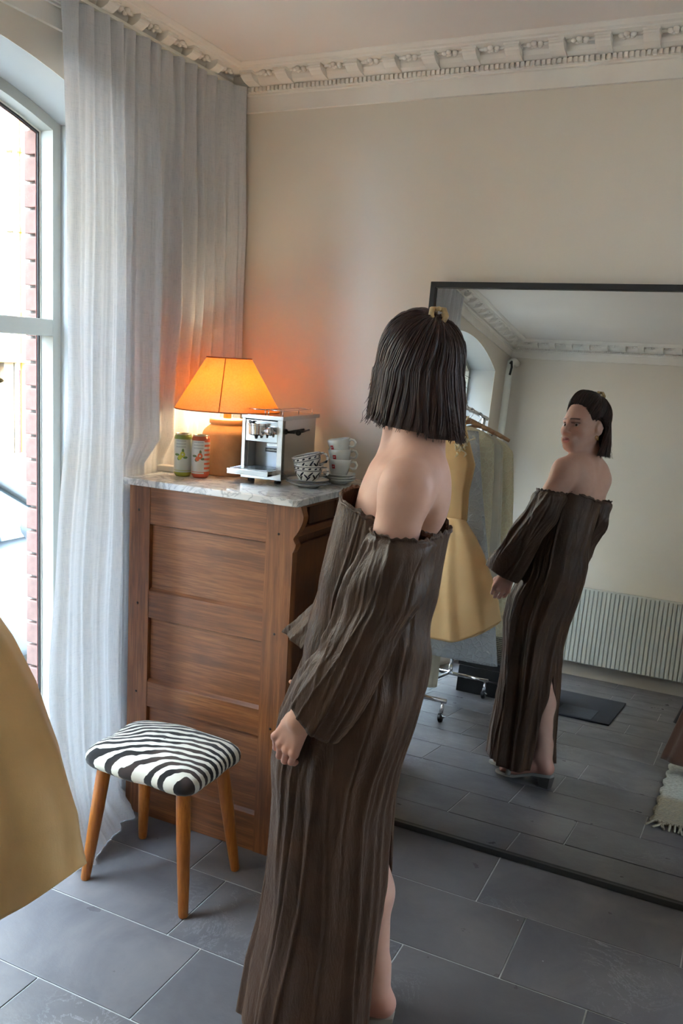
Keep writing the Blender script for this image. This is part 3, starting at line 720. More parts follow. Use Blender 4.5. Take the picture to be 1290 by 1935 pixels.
def navy_rim():
    t = NT('navy_edged_china'); tc = t.n.new('ShaderNodeTexCoord'); s = t.n.new('ShaderNodeSeparateXYZ'); t.t.links.new(tc.outputs['Object'], s.inputs[0])
    x, y, z = s.outputs; r = t.math('SQRT', t.math('ADD', t.math('MULTIPLY', x, x), t.math('MULTIPLY', y, y)))
    return t.bsdf(t.mix(t.math('GREATER_THAN', r, .069), C(208, 208, 204), C(120, 122, 130)), .13, 0)
M_nr = navy_rim()
saucer(bx, by, MZ, .076, M_nr, 'lower white saucer under the blue leaf cups', 'saucers of the leaf cups')
saucer(bx-.004, by+.003, MZ+.0085, .076, M_nr, 'upper saucer directly under the blue leaf cups', 'saucers of the leaf cups')
cup('teacup', 'navy leaf patterned cup standing upright on its saucers', 'leaf patterned cups', Matrix.Translation((bx-.004, by, MZ+.0165)) @ Matrix.Rotation(math.radians(8), 4, 'Z'), M_leafy, CUP, 1.0, H1)
cup('teacup', 'navy leaf patterned cup tilted in the mouth of another', 'leaf patterned cups', Matrix.Translation((bx+.000, by+.002, MZ+.0165+.034)) @ Matrix.Rotation(math.radians(-13), 4, 'Y') @ Matrix.Rotation(math.radians(6), 4, 'X') @ Matrix.Rotation(math.radians(14), 4, 'Z'), M_leafy, CUP, 1.0, H1)
wx, wy = -1.288, 2.692
for i in range(3): saucer(wx, wy, MZ+.0088*i, .058, M_china, ['lowest of three plain white saucers by the wall', 'middle of three plain white saucers by the wall', 'top plain white saucer holding the white cups'][i], 'plain white saucers')
CUPW = [(.001, .004), (.016, .004), (.017, 0), (.021, 0), (.024, .003), (.031, .020), (.0355, .044), (.0375, .0575), (.0368, .0585), (.0352, .055), (.030, .026), (.022, .010), (.001, .008)]
H2 = ([(.036, .049), (.044, .053), (.053, .050), (.057, .041), (.053, .031), (.044, .028), (.034, .032)], [.0045]*7)
M_logo = plain('red_logo_print', C(186, 36, 44), .3)
for i, (tx, ty, dz, rz) in enumerate(((0, 0, 0, 12), (-3, 2, .034, 18), (-9, 4, .069, 4))):
    M = Matrix.Translation((wx+.001*i, wy, MZ+.0245+dz)) @ Matrix.Rotation(math.radians(tx), 4, 'Y') @ Matrix.Rotation(math.radians(ty), 4, 'X') @ Matrix.Rotation(math.radians(rz), 4, 'Z')
    o = cup('espresso_cup', ['bottom white espresso cup of the stack by the wall', 'middle white espresso cup of the stack by the wall', 'tilted top white espresso cup of the stack by the wall'][i], 'white espresso cups', M, M_china, CUPW, 1.06, H2)
    a0, a1, z0, z1 = math.radians(-122), math.radians(-102), .030, .044; v = []; f = []
    for j in range(2):
        z = z0+(z1-z0)*j; r = float(np.interp(z/1.06, [.020, .044, .0575], [.031, .0355, .0375]))*1.06+.0005
        for k in range(6): a = a0+(a1-a0)*k/5; v.append((r*math.cos(a), r*math.sin(a), z))
    mk('red_logo', v, grid_faces(6, 2), M_logo, o)
    zz = .037; r = float(np.interp(zz/1.06, [.020, .044], [.031, .0355]))*1.06+.0012; am = math.radians(-112)
    lg = MB().tube([(r*math.cos(am+t_), r*math.sin(am+t_), zz+q) for t_, q in ((-.08, -.002), (-.02, .003), (.03, -.002), (.09, .002))], .0009, 5).build('logo_mark', M_china, o)

# ================================================================ linen curtains
def linen():
    t = NT('sheer_white_linen'); v = t.coord((1, 1, 1)); vx = t.coord((200, 900, 30)); vz = t.coord((60, 30, 900))
    th = t.math('ADD', t.noise(vx, 1, 2), t.noise(vz, 1, 2))
    c = t.ramp(th, [(.75, C(208, 210, 215)), (1.2, C(224, 224, 227))])
    d = t.node('BsdfDiffuse'); tr = t.node('BsdfTranslucent'); mx = t.node('MixShader')
    mx.inputs[0].default_value = .26; t.set(d, 'Color', c); t.set(tr, 'Color', c)
    nb = t.bump(th, .35, .003); t.set(d, 'Normal', nb)
    t.t.links.new(d.outputs[0], mx.inputs[1]); t.t.links.new(tr.outputs[0], mx.inputs[2])
    t.t.links.new(mx.outputs[0], t.out.inputs[0]); return t.m
M_linen = linen()
def curtain(y0, y1, zt, lab, seed, corner=True):
    NU_, NV = 420, 70; s = np.linspace(0, 1, NU_); r = np.random.default_rng(seed)
    V = np.zeros((NV, NU_, 3)); zz = np.concatenate([np.linspace(zt, zt-.14, 12), np.linspace(zt-.15, 0.0, NV-12)])
    npl = int(round((y1-y0)/.062)); ph = r.uniform(-.25, .25, 60)
    for j, z in enumerate(zz):
        t_ = (zt-z)/zt; head = math.exp(-(zt-z)/.10)
        y = y0+(y1-y0)*s
        u = s*npl
        pleat = np.abs(np.sin(math.pi*(u+.12*np.sin(2*math.pi*s*3)*(1-head))))**.7
        soft = ridges(s+.012*math.sin(3*t_+seed), 15, seed, (.012, .030))*.042+ridges(s, 30, seed+5, (.004, .010))*.006
        amp = .030*head+.010*(1-head)
        off = amp*(pleat-.5)+soft*(.25+.75*min(1, (zt-z)/.5))+.006*np.sin(9*z+20*s)*t_
        x = -1.872+off
        if corner:
            # it squeezes between chest and wall, and the last folds swing out at the corner
            sq = np.clip((y-2.24)/.06, 0, 1)*np.clip((1.30-z)/.06, 0, 1)
            x = x*(1-sq)+(-1.898+.35*off)*sq
            lampz = np.exp(-((y-2.56)/.14)**2)*np.clip((1.75-z)/.2, 0, 1); x = x-.022*lampz
            x += .040*np.clip((y-2.72)/.13, 0, 1)*(1-np.clip((1.30-z)/.06, 0, 1))
            near = np.clip((2.26-y)/.26, 0, 1); low = np.clip((1.4-z)/1.4, 0, 1)
            y = y-near*.085*np.sin(low*math.pi*.62)
            fl = np.clip((.75-z)/.75, 0, 1)**2
            nn_ = np.clip((2.30-(y0+(y1-y0)*s))/.30, 0, 1)
            x = x+nn_**.6*fl*(.075+.05*np.sin(14*s+1))*np.where(s < .36, 1, 0)
            pud = np.clip((.10-z)/.10, 0, 1)*np.where(s < .32, 1, 0)
            y = y+pud*.055*s/.32; x = x+pud*.05*(s/.32)
        x = np.maximum(x, XL+.010)
        V[j, :, 0] = x; V[j, :, 1] = y; V[j, :, 2] = z if z > 0 else .003
    o = mk('linen_curtain', V.reshape(-1, 3), grid_faces(NU_, NV), M_linen, None, True)
    return tag(o, lab, 'curtain', 'sheer linen window curtains')
curtain(1.985, 2.868, 2.562, 'sheer white linen curtain hanging in the corner behind the lamp', 3)
curtain(.12, .90, 2.562, 'sheer white linen curtain gathered between the two arched windows', 11, False)
for y0, y1 in ((1.95, 2.88), (.08, .95)):
    tag(box('curtain_track', XL+.045, XL+.072, y0, y1, 2.562, 2.572, M_white), 'white ceiling track %s' % ('of the corner curtain' if y0 > 1 else 'of the curtain between windows'), 'curtain track')
# ================================================================ garment rack by the windows (seen in the mirror)
def fabric(name, col, rough=.75, sheen=.3, trans=0.0, wr=.35, ws=18, var=.05, lace=False):
    t = NT(name); v = t.coord(); f = t.noise(v, 7, 4)
    c = t.ramp(f, [(.3, tuple(x*(1-var) for x in col[:3])+(1,)), (.7, tuple(min(1, x*(1+var)) for x in col[:3])+(1,))])
    h = t.math('ADD', t.noise(t.coord((ws*2.2, ws*2.2, ws*.45)), 1, 4, .6, .4), t.math('MULTIPLY', t.noise(v, 300, 2), .12))
    if lace:
        vo = t.n.new('ShaderNodeTexVoronoi'); vo.inputs['Scale'].default_value = 34; t.t.links.new(v, vo.inputs['Vector']); vo.feature = 'DISTANCE_TO_EDGE'
        lc = t.ramp(vo.outputs['Distance'], [(.02, (1,1,1,1)), (.12, (0,0,0,1))]); h = t.math('ADD', h, t.math('MULTIPLY', lc, .6))
        c = t.mix(t.math('MULTIPLY', lc, .5), c, tuple(min(1, x*1.25) for x in col[:3])+(1,))
    m = t.bsdf(c, rough, 0, t.bump(h, wr, .02), .25, **{'Sheen Weight': sheen, 'Sheen Roughness': .4})
    if trans:
        tr = t.node('BsdfTranslucent'); t.set(tr, 'Color', c); mx = t.node('MixShader'); mx.inputs[0].default_value = trans
        t.t.links.new(t.b.outputs[0], mx.inputs[1]); t.t.links.new(tr.outputs[0], mx.inputs[2]); t.t.links.new(mx.outputs[0], t.out.inputs[0])
    return m
M_cream = fabric('cream_silk', C(242, 206, 150), .55, .2, .25, .12, 6)
M_ivory = fabric('ivory_lace', C(242, 230, 200), .85, .2, .45, .5, 14, lace=True)
M_pearl = fabric('pearl_chiffon', C(240, 232, 212), .8, .2, .5, .4, 16)
M_slip = fabric('pale_grey_lace', C(196, 198, 196), .85, .2, .2, .5, 12, lace=True)
M_wood = oak('pale_hanger_wood', 0, C(150, 112, 80), C(196, 156, 116), C(176, 136, 98), .4)
RX_, RZ_ = -1.60, 1.775
rack = thing('garment_rack', 'chrome garment rack on castors beside the arched windows', 'clothes rack', (RX_, .62, 0))
ri = Matrix.Translation((RX_, .62, 0)).inverted()
def rp(o): o.matrix_parent_inverse = ri; return o
rp(MB().tube([(RX_, .12, RZ_), (RX_, 1.13, RZ_)], .0125, 12).build('top_rail', M_chrome, rack, True))
for y in (.193, 1.055):
    rp(MB().tube([(RX_, y, .15), (RX_, y, RZ_)], .0115, 12).build('upright', M_chrome, rack, True))
    rp(MB().tube([(-1.84, y, .115), (-1.345, y, .115)], .0125, 12).build('foot_bar', M_chrome, rack, True))
    rp(MB().tube([(RX_, y, .17), (RX_, y, .115)], .013, 12).build('foot_joint', M_chrome, rack, True))
    for x in (-1.83, -1.365):
        w = rp(MB().lathe([(.0001, -.011), (.020, -.011), (.025, -.007), (.025, .007), (.020, .011), (.0001, .011)], n=20, M=Matrix.Translation((x, y+.012, .0252)) @ Matrix.Rotation(math.radians(80), 4, 'Y')).build('castor_wheel', M_blk, rack, auto=40))
        rp(MB().tube([(x, y, .105), (x, y, .075), (x, y+.010, .05)], [.008, .011, .012], 10).build('castor_stem', M_chrome, rack, True))
        rp(MB().tube([(x, y+.012, .045), (x+.02, y+.03, .04), (x+.028, y+.034, .036)], [.007, .005, .006], 8).build('castor_brake', M_chrome, rack, True))
rp(MB().tube([(RX_, .193, .30), (RX_, .193, .135), (RX_, .25, .118), (RX_, 1.0, .118), (RX_, 1.055, .118)], .010, 10).build('base_rail', M_chrome, rack, True))

def hanger(y, x=RX_, lab='', tilt=0, z=RZ_, grp='wooden hangers on the chrome rack'):
    o = thing('clothes_hanger', lab, 'hanger', (x, y, z-.012), grp, tilt)
    P = [(-.21, 0, -.135), (-.13, 0, -.098), (-.04, 0, -.066), (0, 0, -.060), (.04, 0, -.066), (.13, 0, -.098), (.21, 0, -.135)]
    MB().tube(P, [.011, .013, .013, .012, .013, .013, .011], 10).build('hanger_bar', M_wood, o, True)
    MB().tube([(0, 0, -.055), (0, 0, -.03), (.010, 0, -.016), (.017, 0, .004), (.012, 0, .022), (0, 0, .0285), (-.012, 0, .022), (-.017, 0, .006)], .002, 7).build('hook', M_chrome, o, True)
    return o
def garment(name, lab, cat, mat, y, rows, cx=RX_, seed=1, folds=14, famp=.012, hem=None, group=None, thick=.0025, open_top=False):
    """hanging garment: rows = (z, centre dx, half width x, half depth y)"""
    NU_ = 160; th = np.linspace(0, 2*np.pi, NU_, endpoint=False); R = np.array(rows); zt, zb = R[0, 0], R[-1, 0]; NV = 56; V = []
    for j in range(NV):
        t_ = j/(NV-1); z = zt+(zb-zt)*t_
        dx, hx, hy = (np.interp(-z, -R[:, 0], R[:, k]) for k in (1, 2, 3))
        u = th/(2*np.pi)
        fd = ridges(u+.01*np.sin(4*t_+seed), folds, seed, (.012, .034))*famp*(.25+.9*t_)
        cx_, sy_ = np.cos(th), np.sin(th); n_ = 2.6
        k = (np.abs(cx_)**n_+np.abs(sy_)**n_)**(-1/n_)
        x = cx+dx+(hx+fd)*k*cx_; yy = y+(hy+fd*1.0)*k*sy_
        zz = np.full(NU_, z)
        if hem is not None: zz = zz+hem(th, x)*t_**2
        V.append(np.stack([x, yy, zz], 1))
    V = np.concatenate(V); f = grid_faces(NU_, NV, True)
    if not open_top: f.append(tuple(range(NU_)))
    o = mk(name, V, f, mat, None, True); solid(o, thick)
    return tag(o, lab, cat, group)
hanger(1.135, lab='wooden hanger holding the cream flared dress nearest the tall mirror', tilt=.08)
# cream dress: bodice with gathers, bell skirt
cd_ = thing('cream_dress', 'cream silk dress with gathered bodice and wide bell skirt on the rack', 'dress', (-1.47, 1.17, .45), 'dresses on the chrome rack')
di = Matrix.Translation((-1.47, 1.17, .45)).inverted()
o = garment('bodice', None, None, M_cream, 1.165, [(1.62, -.05, .10, .035), (1.55, -.03, .105, .05), (1.40, 0.01, .125, .065), (1.25, .0, .12, .062), (1.10, .005, .125, .062)], cx=-1.465, seed=4, folds=9, famp=.008, open_top=True)
o.parent = cd_; o.matrix_parent_inverse = di
o = garment('skirt', None, None, M_cream, 1.175, [(1.105, 0, .120, .060), (1.075, .0, .142, .070), (1.02, .0, .188, .088), (.93, .0, .246, .104), (.80, .0, .305, .114), (.65, 0, .350, .116), (.47, 0, .372, .112)], cx=-1.46, seed=9, folds=9, famp=.026, hem=lambda th, x: .17*np.clip((x+1.30)/.25, 0, 1)**1.5, open_top=True)
o.parent = cd_; o.matrix_parent_inverse = di
for sx in (-.085, .035):
    q = MB().tube([(-1.465-.05+sx, 1.165, 1.62), (-1.50+sx*.8-.02, 1.15, 1.69), (RX_+sx*1.5+.03, 1.135, 1.70)], .004, 6).build('strap', M_cream, cd_, True); q.matrix_parent_inverse = di
m = MB(); rr = np.random.default_rng(2)
for i in range(26):
    x0, z0 = -1.40+rr.normal()*.022, 1.53+rr.normal()*.05
    m.tube([(x0, 1.226+.004*rr.normal(), z0), (x0+.012*rr.normal(), 1.238, z0-.012), (x0+.016*rr.normal(), 1.232, z0-.028)], [.003, .006, .002], 6)
q = m.build('ruffle_trim', M_ivory, cd_, True); q['kind'] = 'stuff'; q.matrix_parent_inverse = di
garment('lace_slip', 'pale grey lace slip showing below the cream dress hem', 'dress', M_slip, .95, [(1.60, 0, .12, .03), (1.3, .02, .16, .045), (1.0, .05, .20, .05), (.6, .09, .26, .05), (.34, .11, .29, .05)], cx=-1.52, seed=12, folds=11, famp=.010, group='dresses on the chrome rack')
garment('white_slip_dress', 'long narrow white satin slip reaching almost to the floor', 'dress', M_pearl, .82, [(1.60, 0, .10, .03), (1.3, .0, .12, .04), (.9, -.02, .11, .04), (.5, -.02, .085, .04), (.13, -.01, .075, .04)], cx=-1.56, seed=14, folds=9, famp=.010, group='dresses on the chrome rack')
hanger(.95, lab='wooden hanger holding the pale grey lace slip'); hanger(.82, lab='wooden hanger holding the long white satin slip')
for i, (y, mat, lab, rows, fo) in enumerate((
    (.66, M_ivory, 'ivory lace blouse with long soft sleeves on the rack', [(1.655, 0, .07, .03), (1.63, 0, .16, .04), (1.58, .01, .205, .05), (1.4, .02, .215, .055), (1.1, 0.03, .225, .055), (.82, .04, .23, .055)], 13),
    (.48, M_pearl, 'sheer pearl chiffon dress hanging behind the ivory blouse', [(1.655, 0, .07, .03), (1.62, 0, .17, .04), (1.57, .01, .21, .05), (1.3, .03, .22, .055), (.9, .05, .24, .06), (.55, .06, .26, .06)], 17),
    (.30, M_ivory, 'white lace dress at the wall end of the rack', [(1.655, 0, .07, .03), (1.62, 0, .18, .04), (1.56, .02, .22, .05), (1.3, .04, .235, .055), (.9, .06, .25, .06), (.42, .07, .26, .06)], 19))):
    garment(('lace_blouse', 'chiffon_dress', 'lace_dress')[i], lab, 'dress' if i else 'blouse', mat, y, rows, cx=-1.60, seed=20+i, folds=fo, famp=.014, group='dresses on the chrome rack')
    hanger(y, lab='wooden hanger holding the %s' % ('ivory lace blouse', 'pearl chiffon dress', 'white lace dress')[i])
# black comb rail on the window side
pr_ = thing('peg_rail', 'black and white peg rail mounted along the window reveal', 'rail', (-1.885, -.40, 1.74))
pi_ = Matrix.Translation((-1.885, -.40, 1.74)).inverted()
M_pegw = plain('white_peg', C(210, 210, 206), .4)
q = MB().box(-1.895, -1.875, -1.02, .06, 1.72, 1.755, .003).build('rail_board', M_black, pr_); q.matrix_parent_inverse = pi_
for i in range(21):
    q = MB().box(-1.8755, -1.866, -1.0+i*.05, -.98+i*.05, 1.724, 1.751).build('peg', M_pegw, pr_); q.matrix_parent_inverse = pi_
for y in (-1.03, .07):
    q = MB().box(-1.90, -1.88, y-.012, y+.012, 1.50, 1.80, .003).build('rail_post', M_black, pr_); q.matrix_parent_inverse = pi_
    q = MB().box(-1.93, -1.885, y-.012, y+.012, 1.73, 1.75).build('wall_bracket', M_black, pr_); q.matrix_parent_inverse = pi_
# riser pipe with black hook, corner of the window wall
pp = thing('riser_pipe', 'white painted riser pipe in the far corner with a black hook', 'pipe', (-1.87, -1.24, 0))
MB().tube([(0, 0, 0.0), (0, 0, 2.33), (0, -.02, 2.41), (0, -.10, 2.44), (0, -.205, 2.44)], .028, 14).build('pipe', M_white, pp, True)
MB().tube([(.02, .045, 2.30), (.03, .05, 2.36), (.02, .035, 2.41), (0, 0, 2.40)], .009, 8).build('hook', M_black, pp, True)

# ================================================================ radiator on the front wall
M_rad = plain('radiator_enamel', C(206, 206, 198), .4, var=.02)
rd = thing('radiator', 'long white ribbed panel radiator under the beige wall', 'radiator', (-.45, YF+.076, .115))
RW, RH = .93, .585
box('back_panel', -RW, RW, .0, .02, .0, RH, M_rad, rd, .003)
n = 58; rib = None
for i in range(n):
    x = -RW+.014+(2*RW-.028)*i/(n-1)
    if rib is None:
        rib = MB().box(-.0125, .0125, .012, .033, .004, RH-.004, .005).build('rib', M_rad, rd); q = rib
    else: q = link('rib', rib.data, rd)
    q.location = (x, 0, 0)
box('top_grille', -RW, RW, -.045, .03, RH-.012, RH+.002, M_rad, rd, .003)
box('end_cap', -RW-.006, -RW, -.045, .035, 0, RH, M_rad, rd); box('end_cap', RW, RW+.006, -.045, .035, 0, RH, M_rad, rd)
for x in (-.6, .6): box('wall_bracket', x-.02, x+.02, -.07, 0, .1, RH-.1, M_rad, rd)
MB().tube([(-RW+.03, -.02, 0), (-RW+.03, -.02, -.115)], .009, 10).build('feed_pipe', M_rad, rd, True)

# ================================================================ door mat, box, basket
M_mat = plain('dark_mat', C(40, 42, 50), .9, var=.12, scale=20, bump=.4, bscale=150)
mt = thing('door_mat', 'dark blue-black mat on the slate floor near the radiator', 'mat', (-.90, -.22, .001))
MB().box(-.17, .31, -.42, .42, 0, .009, .003).build('mat_field', M_mat, mt)
M_mat2 = plain('grey_mat_patch', C(74, 78, 86), .9, var=.1, scale=20)
MB().box(-.02, .20, .08, .40, .0085, .0105).build('mat_inset', M_mat2, mt)
M_bxd = plain('black_box_lacquer', C(24, 23, 24), .35)
bxo = thing('storage_box', 'low black lacquered storage box standing behind the garment rack', 'box', (-1.33, -.08, 0))
MB().box(-.24, .24, -.2, .2, 0, .17, .004).build('box_body', M_bxd, bxo); MB().box(-.245, .245, -.205, .205, .172, .215, .004).build('box_lid', M_bxd, bxo)
MB().tube([(-.05, .206, .10), (-.05, .222, .10), (.05, .222, .10), (.05, .206, .10)], .005, 8).build('handle', M_bxd, bxo, True)
def wicker():
    t = NT('grey_wicker'); v = t.coord((1, 1, 1)); w = t.n.new('ShaderNodeTexWave'); w.bands_direction = 'Z'; w.inputs['Scale'].default_value = 26; w.inputs['Distortion'].default_value = 2.5; w.inputs['Detail Scale'].default_value = 8
    t.t.links.new(v, w.inputs['Vector'])
    return t.bsdf(t.ramp(w.outputs['Fac'], [(.1, C(62, 56, 48)), (.6, C(138, 128, 112)), (1, C(164, 154, 138))]), .85, 0, t.bump(w.outputs['Fac'], .7, .01), .2)
bk = thing('wicker_basket', 'grey woven wicker basket on top of the black box', 'basket', (-1.31, -.10, .2155))
M_wk = wicker()
MB().lathe([(.001, .004), (.15, .004), (.155, 0), (.165, .01), (.178, .12), (.185, .26), (.183, .27), (.175, .26), (.165, .10), (.15, .012), (.001, .012)], n=40).build('basket_body', M_wk, bk, True)
MB().tube([(.184*math.cos(a), .184*math.sin(a), .268) for a in np.linspace(0, 2*math.pi, 41)[:-1]], .011, 8, True).build('basket_rim', M_wk, bk, True)
for s in (-1, 1): MB().tube([(s*.18, -.05, .25), (s*.20, -.04, .30), (s*.205, 0, .315), (s*.20, .04, .30), (s*.18, .05, .25)], .008, 8).build('basket_handle', M_wk, bk, True)

# ================================================================ second rack at the room's other side: coats above a fringed rug
rk = thing('coat_rail', 'black steel coat rail standing on the slate floor behind the fringed rug', 'clothes rack', (.55, 1.0, 0))
ki = Matrix.Translation((.55, 1.0, 0)).inverted()
def kp(o): o.matrix_parent_inverse = ki; return o
kp(MB().tube([(.55, .48, 1.70), (.55, 2.07, 1.70)], .013, 10).build('top_rail', M_black, rk, True))
for y in (.50, 2.05):
    kp(MB().tube([(.55, y, .04), (.55, y, 1.70)], .012, 10).build('upright', M_black, rk, True)); kp(MB().tube([(.29, y, .03), (.81, y, .03)], .014, 10).build('foot_bar', M_black, rk, True))
    for x in (.31, .79): kp(MB().ball((x, y, .0165), .016, 8).build('foot', M_blk, rk, True))
M_brown = fabric('brown_velvet', C(96, 66, 52), .8, .6, 0, .25, 8)
M_grey = fabric('charcoal_wool', C(54, 52, 54), .95, .3, 0, .2, 8)
garment('brown_coat', 'long brown velvet coat hanging above the fringed rug', 'coat', M_brown, 1.02, [(1.60, 0, .07, .04), (1.57, 0, .16, .05), (1.50, 0, .21, .06), (1.15, -.01, .25, .08), (.62, -.13, .49, .11), (.30, -.17, .54, .13), (.075, -.20, .57, .14)], cx=.55, seed=31, folds=13, famp=.020, group='coats on the black rail')
garment('charcoal_coat', 'charcoal wool coat hanging behind the brown velvet coat', 'coat', M_grey, .70, [(1.60, 0, .07, .04), (1.57, 0, .17, .05), (1.50, 0, .22, .06), (1.15, -.01, .26, .08), (.60, -.12, .51, .10), (.20, -.17, .60, .12)], cx=.55, seed=32, folds=10, famp=.014, group='coats on the black rail')
hanger(1.02, .55, 'wooden hanger holding the brown velvet coat', 0, 1.712, 'hangers on the black rail'); hanger(.70, .55, 'wooden hanger holding the charcoal wool coat', 0, 1.712, 'hangers on the black rail')
def rugmat():
    t = NT('cream_and_beige_wool'); v = t.coord(); s = t.n.new('ShaderNodeSeparateXYZ'); t.t.links.new(v, s.inputs[0])
    c = t.ramp(t.math('ADD', t.math('MULTIPLY', s.outputs[1], .5), .5), [(0, C(206, 204, 194)), (.60, C(206, 204, 194)), (.64, C(178, 164, 136)), (.86, C(186, 172, 146)), (.9, C(206, 202, 190))])
    c = t.mix(t.ramp(t.noise(v, 60, 3), [(.35, (.5,.5,.5,1)), (.6, (0,0,0,1))]), c, C(150, 146, 136))
    return t.bsdf(c, .95, 0, t.bump(t.noise(v, 90, 4), .9, .012), .15)
rg = thing('fringed_rug', 'cream and beige woven rug with knotted fringe in front of the mirror', 'rug', (.33, 1.26, .001))
M_rug = rugmat(); NUr, NVr = 60, 70; V = []; rr = np.random.default_rng(5)
for s_ in (1,):
    for j in range(NVr):
        for i in range(NUr):
            x = -.53+1.06*i/(NUr-1); y = -.62+1.24*j/(NVr-1)
            x += .006*math.sin(38*y)*(1 if i in (0, NUr-1) else 0)
            V.append((x, y, .014+.0025*rr.random()))
q = mk('rug_field', V, grid_faces(NUr, NVr), M_rug, rg, True); solid(q, .012, -1)
m = MB()
for i in range(70):
    x = -.52+1.04*i/69+rr.normal()*.004; l = .055+.03*rr.random(); a = rr.normal()*.35-.25
    m.tube([(x, .61, .010), (x+math.sin(a)*l*.5, .62+l*.5, .012), (x+math.sin(a)*l*1.1, .62+l, .006)], [.006, .0055, .0045], 6)
q = m.build('fringe', M_rug, rg, True); q['kind'] = 'stuff'
# ================================================================ the person
class Field:
    """smooth signed-distance field on a block, turned into a surface (naive surface nets)"""
    def __init__(s, lo, hi, h):
        s.h = h; s.lo = np.array(lo, float); s.n = np.ceil((np.array(hi)-s.lo)/h).astype(int)+1
        s.f = np.full(s.n, .08, np.float32)
    def sub(s, lo, hi, pad):
        a = np.maximum(np.floor((np.array(lo)-pad-s.lo)/s.h).astype(int), 0); b = np.minimum(np.ceil((np.array(hi)+pad-s.lo)/s.h).astype(int)+1, s.n)
        if np.any(b <= a): return None, None
        g = [s.lo[i]+s.h*np.arange(a[i], b[i]) for i in range(3)]
        return tuple(slice(a[i], b[i]) for i in range(3)), np.meshgrid(*g, indexing='ij', sparse=True)
    def put(s, sl, d, k, cut=False):
        f = s.f[sl]; d = d.astype(np.float32)
        if cut:
            d = -d; hh = np.maximum(k-np.abs(f-d), 0)/k; s.f[sl] = np.maximum(f, d)+hh*hh*k*.25
        else:
            hh = np.maximum(k-np.abs(f-d), 0)/k; s.f[sl] = np.minimum(f, d)-hh*hh*k*.25
    def cone(s, a, b, r1, r2, k=.02, cut=False):
        a, b = np.array(a, float), np.array(b, float); R = max(r1, r2)
        sl, G = s.sub(np.minimum(a, b)-R, np.maximum(a, b)+R, k+3*s.h)
        if sl is None: return
        d = b-a; L = max(d@d, 1e-12); q = [G[i]-a[i] for i in range(3)]
        t = np.clip((q[0]*d[0]+q[1]*d[1]+q[2]*d[2])/L, 0, 1)
        D = np.sqrt(sum((q[i]-t*d[i])**2 for i in range(3)))-(r1+(r2-r1)*t)
        s.put(sl, D, k, cut)
    def ell(s, c, rad, k=.02, axes=None, cut=False):
        c = np.array(c, float); rad = np.array(rad, float); R = rad.max()
        A = np.eye(3) if axes is None else np.array(axes, float)
        sl, G = s.sub(c-R, c+R, k+3*s.h)
        if sl is None: return
        q = [G[i]-c[i] for i in range(3)]; l = [A[j][0]*q[0]+A[j][1]*q[1]+A[j][2]*q[2] for j in range(3)]
        k0 = np.sqrt(sum((l[j]/rad[j])**2 for j in range(3))); k1 = np.sqrt(sum((l[j]/rad[j]**2)**2 for j in range(3)))+1e-9
        s.put(sl, k0*(k0-1)/k1, k, cut)
    def mesh(s):
        f = s.f; n = np.array(f.shape); c = f[:-1, :-1, :-1] < 0; act_any = np.zeros(n-1, bool); act_all = np.ones(n-1, bool)
        for i in (0, 1):
            for j in (0, 1):
                for k in (0, 1):
                    q = f[i:n[0]-1+i, j:n[1]-1+j, k:n[2]-1+k] < 0; act_any |= q; act_all &= q
        act = act_any & ~act_all; I = np.argwhere(act)
        if len(I) == 0: return np.zeros((0, 3)), []
        idx = -np.ones(n-1, int); idx[act] = np.arange(len(I)); P = np.zeros((len(I), 3)); W = np.zeros(len(I))
        cor = [(i, j, k) for i in (0, 1) for j in (0, 1) for k in (0, 1)]
        for a in cor:
            for ax in range(3):
                if a[ax]: continue
                b = list(a); b[ax] = 1
                fa = f[I[:, 0]+a[0], I[:, 1]+a[1], I[:, 2]+a[2]]; fb = f[I[:, 0]+b[0], I[:, 1]+b[1], I[:, 2]+b[2]]
                m = (fa < 0) != (fb < 0); t = np.where(m, fa/(fa-fb+1e-20), 0)
                p = np.array(a, float)[None]+0*I; p = p.astype(float); p[:, ax] += t
                P[m] += p[m]; W[m] += 1
        V = s.lo+s.h*(I+P/np.maximum(W, 1)[:, None]); F = []
        for ax in range(3):
            u, v = [(1, 2), (2, 0), (0, 1)][ax]
            A = f[tuple(slice(0, -1) if i == ax else slice(1, -1) for i in range(3))] < 0
            B = f[tuple(slice(1, None) if i == ax else slice(1, -1) for i in range(3))] < 0
            E = np.argwhere(A != B); 
            if len(E) == 0: continue
            base = E.copy(); base[:, u] += 1; base[:, v] += 1
            def cell(du, dv):
                q = base.copy(); q[:, u] -= du; q[:, v] -= dv; return idx[q[:, 0], q[:, 1], q[:, 2]]
            Q = np.stack([cell(1, 1), cell(0, 1), cell(0, 0), cell(1, 0)], 1)
            fl = A[E[:, 0], E[:, 1], E[:, 2]]; Q[~fl] = Q[~fl][:, ::-1]; Q = Q[(Q >= 0).all(1)]; F.append(Q)
        return V, np.concatenate(F)
def nz(v): v = np.array(v, float); return v/np.linalg.norm(v)
